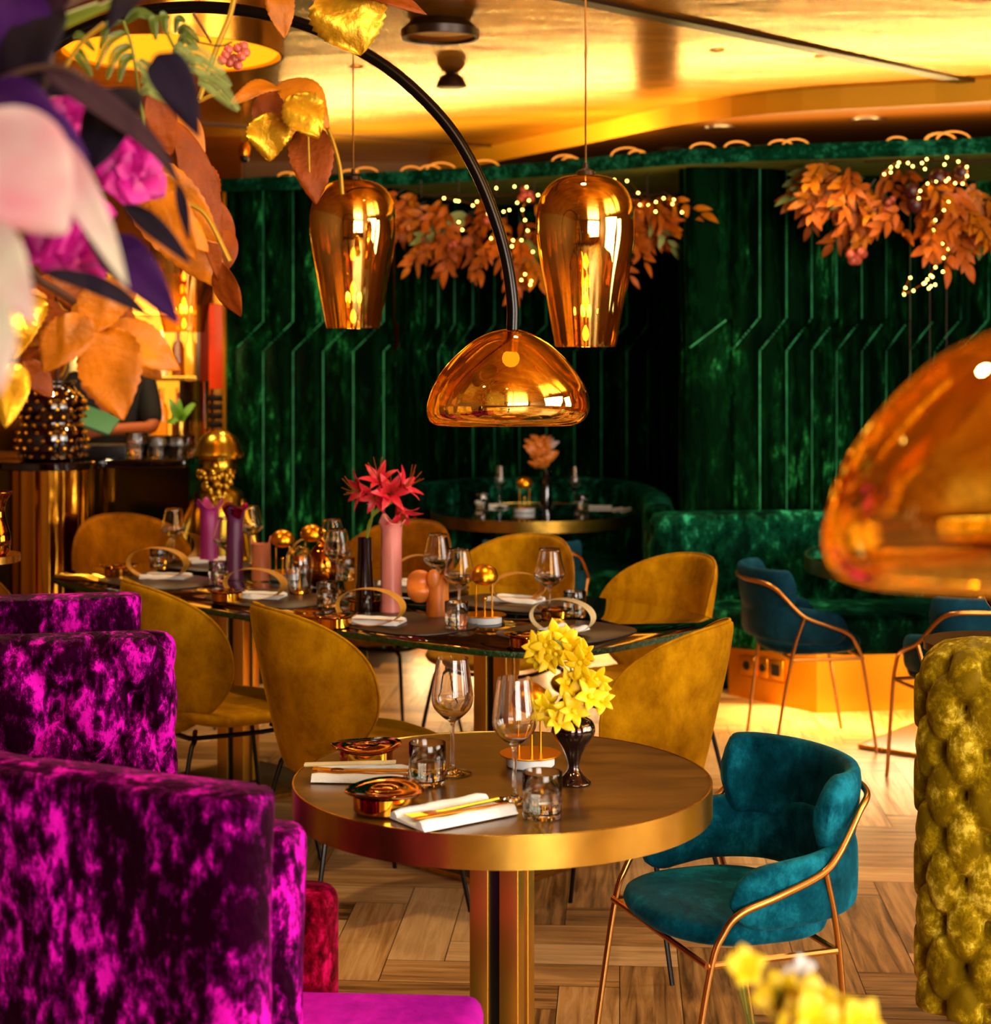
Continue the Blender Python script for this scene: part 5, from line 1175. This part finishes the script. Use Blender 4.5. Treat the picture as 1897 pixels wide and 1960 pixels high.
# ================================================================== NEAR FLOWER ARRANGEMENT (upper left)
RT = Vector((-1.02, 2.15, 1.28))
arr = thing('flower_arrangement', 'huge arrangement of pink, purple and golden leaves filling the upper left', 'flower arrangement', RT)
rq = random.Random(31)
def LF(m, bx, by, tx, ty, wpx, Y, Yt=None, nx=0, nz=.2, sag=.12, curl=.15, ser=0, fold=.2, wav=.03, shape=1.0, nm_='leaf', ny=-1):
    Yt = Yt or Y; b = P(bx, by, Y)-RT; e = P(tx, ty, Yt)-RT; bm = NB()
    leafm(bm, b, e, wpx/F*(Y+Yt)/2, (nx, ny, nz), sag, curl, ser, 22 if ser else 16, 5, fold, shape, .0012, wav, rq)
    return obj(nm_, bm, M[m], arr, ang=85)
def ST(m, pts, r=.003, Y=2.6):
    bm = NB(); tube(bm, cr([(P(p[0], p[1], p[2] if len(p) > 2 else Y)-RT) for p in pts], 6), r, 7); return obj('stem', bm, M[m], arr)
# back layer: orange / gold leaves
LF('orange_leaf', 240, 350, 448, 560, 105, 2.9, 3.0, .3, .1, .14, .2, .03)
LF('orange_leaf', 262, 300, 420, 470, 95, 2.8, 2.9, -.3, .3, .12, .2, .03)
LF('rust_leaf', 345, 235, 425, 540, 70, 2.85, 2.95, .6, .1, .1, .2, .02)
LF('orange_leaf', 300, 330, 372, 500, 80, 2.6, 2.6, -.2, .1, .15)
LF('orange_leaf', 235, 300, 300, 440, 80, 2.75, 2.7, .3, .1, .1)
LF('rust_leaf', 372, 310, 412, 405, 68, 3.0, 3.0, 0, .1, .08, .1, .03)
LF('rust_leaf', 412, 380, 440, 510, 46, 3.0, 3.05, .4, .1)
LF('rust_leaf', 420, 505, 458, 610, 56, 2.95, 3.0, -.4, .1)
LF('rust_leaf', 440, 440, 398, 545, 62, 3.0, 3.0, .2, .1)
LF('orange_leaf', 200, 625, 232, 800, 128, 2.5, 2.45, 0, .1, .12, .15, .03, .18)
LF('orange_leaf', 165, 600, 80, 708, 110, 2.45, 2.4, -.3, .4, .12, .3, .03)
LF('orange_leaf', 190, 625, 350, 705, 90, 2.55, 2.6, .3, .5, .14, .1, .02)
LF('rust_leaf', 100, 520, 270, 640, 105, 2.6, 2.6, .1, .6, .1, .1, .02)
LF('orange_leaf', 250, 540, 130, 650, 110, 2.55, 2.5, -.2, .5, .1, .1, .02)
LF('orange_leaf', 310, 400, 400, 480, 60, 2.7, 2.7, .3, .2)
LF('gold_leaf', 60, 560, 25, 680, 90, 2.6, 2.5, 0, .1, .1, .2, .03)
LF('rust_leaf', 45, 690, 100, 760, 52, 2.5, 2.5, .3, .2)
LF('gold_leaf', 30, 690, 10, 815, 70, 2.4, 2.35, .2, .2, .1, .3)
LF('orange_leaf', 130, 220, 250, 260, 60, 2.7, 2.7, .3, .4)
LF('rust_leaf', 290, 180, 330, 300, 60, 2.6, 2.65, .3, .2)
LF('orange_leaf', 330, 190, 390, 330, 60, 2.9, 2.9, .3, .2)
# gold crinkled leaves, in focus
LF('gold_leaf', 650, -30, 690, 105, 150, 3.2, 3.2, 0, .15, .12, .2, .045, .15, .05)
LF('orange_leaf', 528, -40, 545, 72, 56, 3.1, 3.1, .2, .1, .1, .1, .03)
LF('rust_leaf', 640, -35, 820, 22, 50, 3.15, 3.2, .1, .5, .1, .1, .03)
LF('orange_leaf', 535, 160, 440, 190, 62, 3.0, 2.95, -.2, 1.2, .16, .3, .035)
LF('orange_leaf', 538, 152, 634, 240, 95, 3.0, 3.0, .2, .9, .18, .3, .035)
LF('gold_leaf', 560, 180, 610, 262, 84, 2.96, 2.94, .1, .2, .1, .2, .05, .1, .06)
LF('rust_leaf', 530, 175, 500, 265, 70, 3.1, 3.1, .1, .1, .1, .1, .03)
LF('gold_leaf', 515, 215, 515, 308, 84, 3.02, 3.02, 0, .15, .1, .1, .045, .1, .06)
LF('rust_leaf', 590, 235, 605, 388, 86, 3.05, 3.02, .1, .1, .1, .1, .035, .15)
ST('stem_gold', [(455, -40), (440, 30), (415, 90), (385, 180), (382, 190)], .0048, 2.9)
ST('stem_gold', [(380, 195), (400, 185), (425, 175)], .0035, 2.9)
ST('stem_gold', [(620, 228), (636, 268), (650, 320), (655, 372)], .0042, 3.05)
ST('stem_gold', [(330, 380), (372, 395), (400, 420), (440, 500)], .004, 2.8)
ST('stem_gold', [(590, 260), (592, 330)], .002, 3.0)
# ferns
def frond(px0, py0, px1, py1, wpx, Y, m='green_leaf', bend=10):
    a = P(px0, py0, Y)-RT; b = P(px1, py1, Y)-RT; mid = (a+b)/2+Vector((0, -.02, bend/F*Y)); path = cr([a, mid, b], 12); bm = NB(); tube(bm, path, .0012, 5)
    n = len(path)
    for i in range(1, n):
        u = i/n; d = (path[i]-path[i-1]).normalized(); w_ = wpx/2/F*Y*math.sin(PI*min(1, .12+.88*u))**.6
        for sg in (-1, 1):
            s = d.cross(Vector((0, 1, 0))).normalized()*sg; leafm(bm, path[i], path[i]+s*w_+d*w_*.35, .0026*Y/2.4, (0, -1, .1), .05, 0, 0, 3, 1, .1)
    obj('fern_frond', bm, M[m], arr, ang=85)
for a in ((232, 40, 192, 90, 20, 2.5), (240, 60, 185, 130, 24, 2.5), (250, 85, 205, 150, 24, 2.5), (258, 105, 228, 155, 22, 2.5), (240, 42, 300, 36, 24, 2.55), (300, 30, 298, 75, 22, 2.55), (322, 30, 316, 60, 20, 2.55), (340, 62, 380, 78, 22, 2.6), (355, 40, 335, 62, 16, 2.6), (140, 70, 180, 96, 18, 2.55), (145, 100, 175, 145, 26, 2.5), (340, 85, 378, 92, 22, 2.6)):
    frond(*a)
for a in ((262, 115, 325, 195, 34, 2.45), (270, 150, 322, 190, 30, 2.45), (345, 100, 428, 140, 42, 2.5), (350, 120, 440, 165, 44, 2.5), (380, 150, 455, 210, 40, 2.5), (270, 175, 320, 196, 26, 2.4), (330, 95, 372, 125, 30, 2.5)):
    frond(*a, m='sage_leaf')
ST('stem_green', [(236, 40), (252, 90), (265, 170), (280, 260)], .0022, 2.48); ST('stem_green', [(318, 60), (345, 110), (385, 150), (440, 200)], .0025, 2.55)
ST('stem_brown', [(370, 25), (400, 75), (405, 82)], .002, 2.6); ST('stem_brown', [(375, 80), (420, 88), (445, 80)], .0015, 2.6)
ST('stem_green', [(78, 70), (130, 45), (215, 5), (225, -10)], .005, 2.0); ST('stem_green', [(80, 62), (120, 35), (190, 10)], .0045, 2.0)
ST('stem_gold', [(95, 180), (150, 90), (200, 45)], .003, 2.2); ST('stem_brown', [(85, 20), (95, 60), (98, 110), (85, 160), (72, 180)], .003, 1.7)
ST('stem_brown', [(70, 180), (100, 150), (130, 140)], .003, 1.7); ST('stem_brown', [(0, 152), (60, 132), (120, 130), (170, 155)], .003, 1.6)
for k, (x, y) in enumerate(((437, 95), (455, 92), (448, 112), (462, 108), (470, 100), (440, 120), (425, 115), (466, 88), (455, 125), (432, 105))):
    bm = NB(); sphere(bm, P(x, y, 2.9+.01*(k % 3))-RT, .009, 8); obj('berry', bm, M['berry'], arr)
# middle layer: plum leaves
LF('plum_leaf', 250, 160, 165, 325, 118, 1.75, 1.7, -.3, .1, .12, .2)
LF('plum_leaf', 305, 105, 385, 265, 84, 1.7, 1.75, .3, .1, .12, .25, shape=.6)
LF('brownplum_leaf', 100, 130, 362, 352, 62, 1.6, 1.8, .3, .4, .1, .1, shape=.8)
LF('plum_leaf', 100, 0, 18, 215, 120, 1.7, 1.6, -.2, .1, .1, .2)
LF('plum_leaf', 290, -40, 205, 45, 62, 1.8, 1.7, 0, .2)
LF('purple_leaf', 20, -30, 40, 190, 150, 1.7, 1.65, .2, .1, .1, .2)
LF('brownplum_leaf', 140, -30, 60, 20, 80, 1.7, 1.7, 0, .5)
LF('purple_leaf', -40, 160, 128, 262, 110, 1.55, 1.5, .2, .5, .1, .1)
LF('purple_leaf', 20, 215, 175, 300, 90, 1.6, 1.65, .2, .3)
LF('purple_leaf', 200, 455, 340, 612, 92, 1.8, 1.75, .3, .2, .1, .1, .02, shape=.75)
LF('plum_leaf', 238, 388, 365, 500, 42, 1.8, 1.8, .3, .3)
LF('plum_leaf', 95, 515, 300, 605, 40, 1.75, 1.85, .2, .5)
LF('brownplum_leaf', 165, 400, 235, 545, 52, 1.7, 1.75, .2, .2)
LF('purple_leaf', 120, 270, 165, 380, 70, 1.7, 1.7, 0, .2)
LF('plum_leaf', 60, 130, 130, 180, 66, 1.9, 1.9, 0, .3)
LF('plum_leaf', 340, 350, 362, 460, 22, 1.85, 1.85, .2, .2)
# magenta blossoms
for x, y, s, Y in ((238, 325, .038, 2.1), (255, 300, .036, 2.1), (265, 335, .04, 2.1), (225, 305, .032, 2.1), (245, 350, .034, 2.1), (120, 400, .036, 1.9), (160, 410, .034, 1.9), (100, 430, .036, 1.9), (140, 440, .036, 1.9), (175, 445, .03, 1.95), (115, 470, .034, 1.9), (150, 480, .034, 1.9), (185, 490, .028, 1.95), (80, 470, .03, 1.9), (165, 510, .026, 1.95), (20, 400, .03, 1.9), (130, 225, .028, 2.0), (150, 250, .026, 2.0)):
    blossom(arr, P(x, y, Y)-RT, (rq.uniform(-.6, .6), -1, rq.uniform(-.3, .5)), s, M['magenta_petal'], 5, rq, 'blossom', .7, .4)
# nearest pink petals
LF('pink_petal', -60, 225, 125, 440, 240, 1.30, 1.28, .1, .3, .08, .15, 0, .08, .03, nm_='petal')
LF('pink_petal', 85, 250, 245, 545, 74, 1.36, 1.34, .3, .2, .10, .1, 0, .3, .04, shape=.8, nm_='petal')
LF('pink_petal', -60, 430, 62, 612, 130, 1.26, 1.22, .2, .2, .08, .1, 0, .2, .03, shape=.8, nm_='petal')
LF('pink_petal', -60, 560, -5, 752, 140, 1.16, 1.12, .2, .1, .06, .1, 0, .15, .02, nm_='petal')
ST('stem_brown', [(-40, 240, 1.32), (60, 235, 1.33), (110, 260, 1.36)], .002)
# main branches back to the pot
for pts in ([(-60, 150), (60, 140), (160, 170), (260, 180)], [(-80, 330), (60, 380), (200, 360), (300, 380)], [(-80, 480), (80, 540), (190, 610)], [(-80, 60), (100, 20), (300, -60), (460, -50), (650, -45)]):
    bm = NB(); w_ = [Vector((0, 0, 0))]+[P(x, y, 2.15+.25*i)-RT for i, (x, y) in enumerate(pts)]; tube(bm, cr(w_, 6), .006, 7); obj('branch', bm, M['stem_brown'], arr)
t = thing('floor_vase', 'tall dark vase standing just outside the left edge, holding the arrangement', 'vase', (RT.x, RT.y, 0)); bm = NB(); lathe(bm, [(0, 0), (.1, 0), (.13, .3), (.14, .7), (.1, 1.1), (.07, 1.28), (.08, 1.34), (.07, 1.34), (.06, 1.25), (0, 1.2)], 40); obj('body', bm, M['blackgl'], t, ang=80)
# nearest yellow blossoms at the bottom edge
c = Vector((.30, 1.42, .62)); t = thing('yellow_flower_bunch', 'blurred yellow and white blossoms at the bottom edge, nearest to us', 'flowers', c); rq = random.Random(14)
bm = NB(); pts = ((1425, 1850, .022), (1500, 1905, .026), (1545, 1925, .030), (1600, 1950, .03), (1560, 1965, .03), (1640, 1962, .03), (1495, 1930, .022), (1530, 1955, .028))
for x, y, s in pts: tube(bm, cr([(0, 0, .05), P(x, y+60, 1.42)-c, P(x, y, 1.42)-c], 5), .002, 6)
obj('stem', bm, M['stem_green'], t)
for x, y, s in pts: blossom(t, P(x, y, 1.42+rq.uniform(-.03, .03))-c, (rq.uniform(-.5, .5), -1, .5), s, M['yellow_petal'], 5, rq, open_=.5)
for x, y in ((1510, 1870), (1535, 1850), (1495, 1885)): blossom(t, P(x, y, 1.45)-c, (0, -1, .4), .012, M['linen'], 4, rq, 'white_flower')
t = thing('vase', 'black vase below the frame holding the nearest yellow blossoms', 'vase', (c.x, c.y, 0)); bm = NB(); lathe(bm, [(0, 0), (.12, 0), (.12, .02), (.03, .05), (.02, .4), (.04, .5), (.05, .6), (.035, .68), (.03, .68), (.03, .6), (0, .55)], 30); obj('body', bm, M['blackgl'], t)
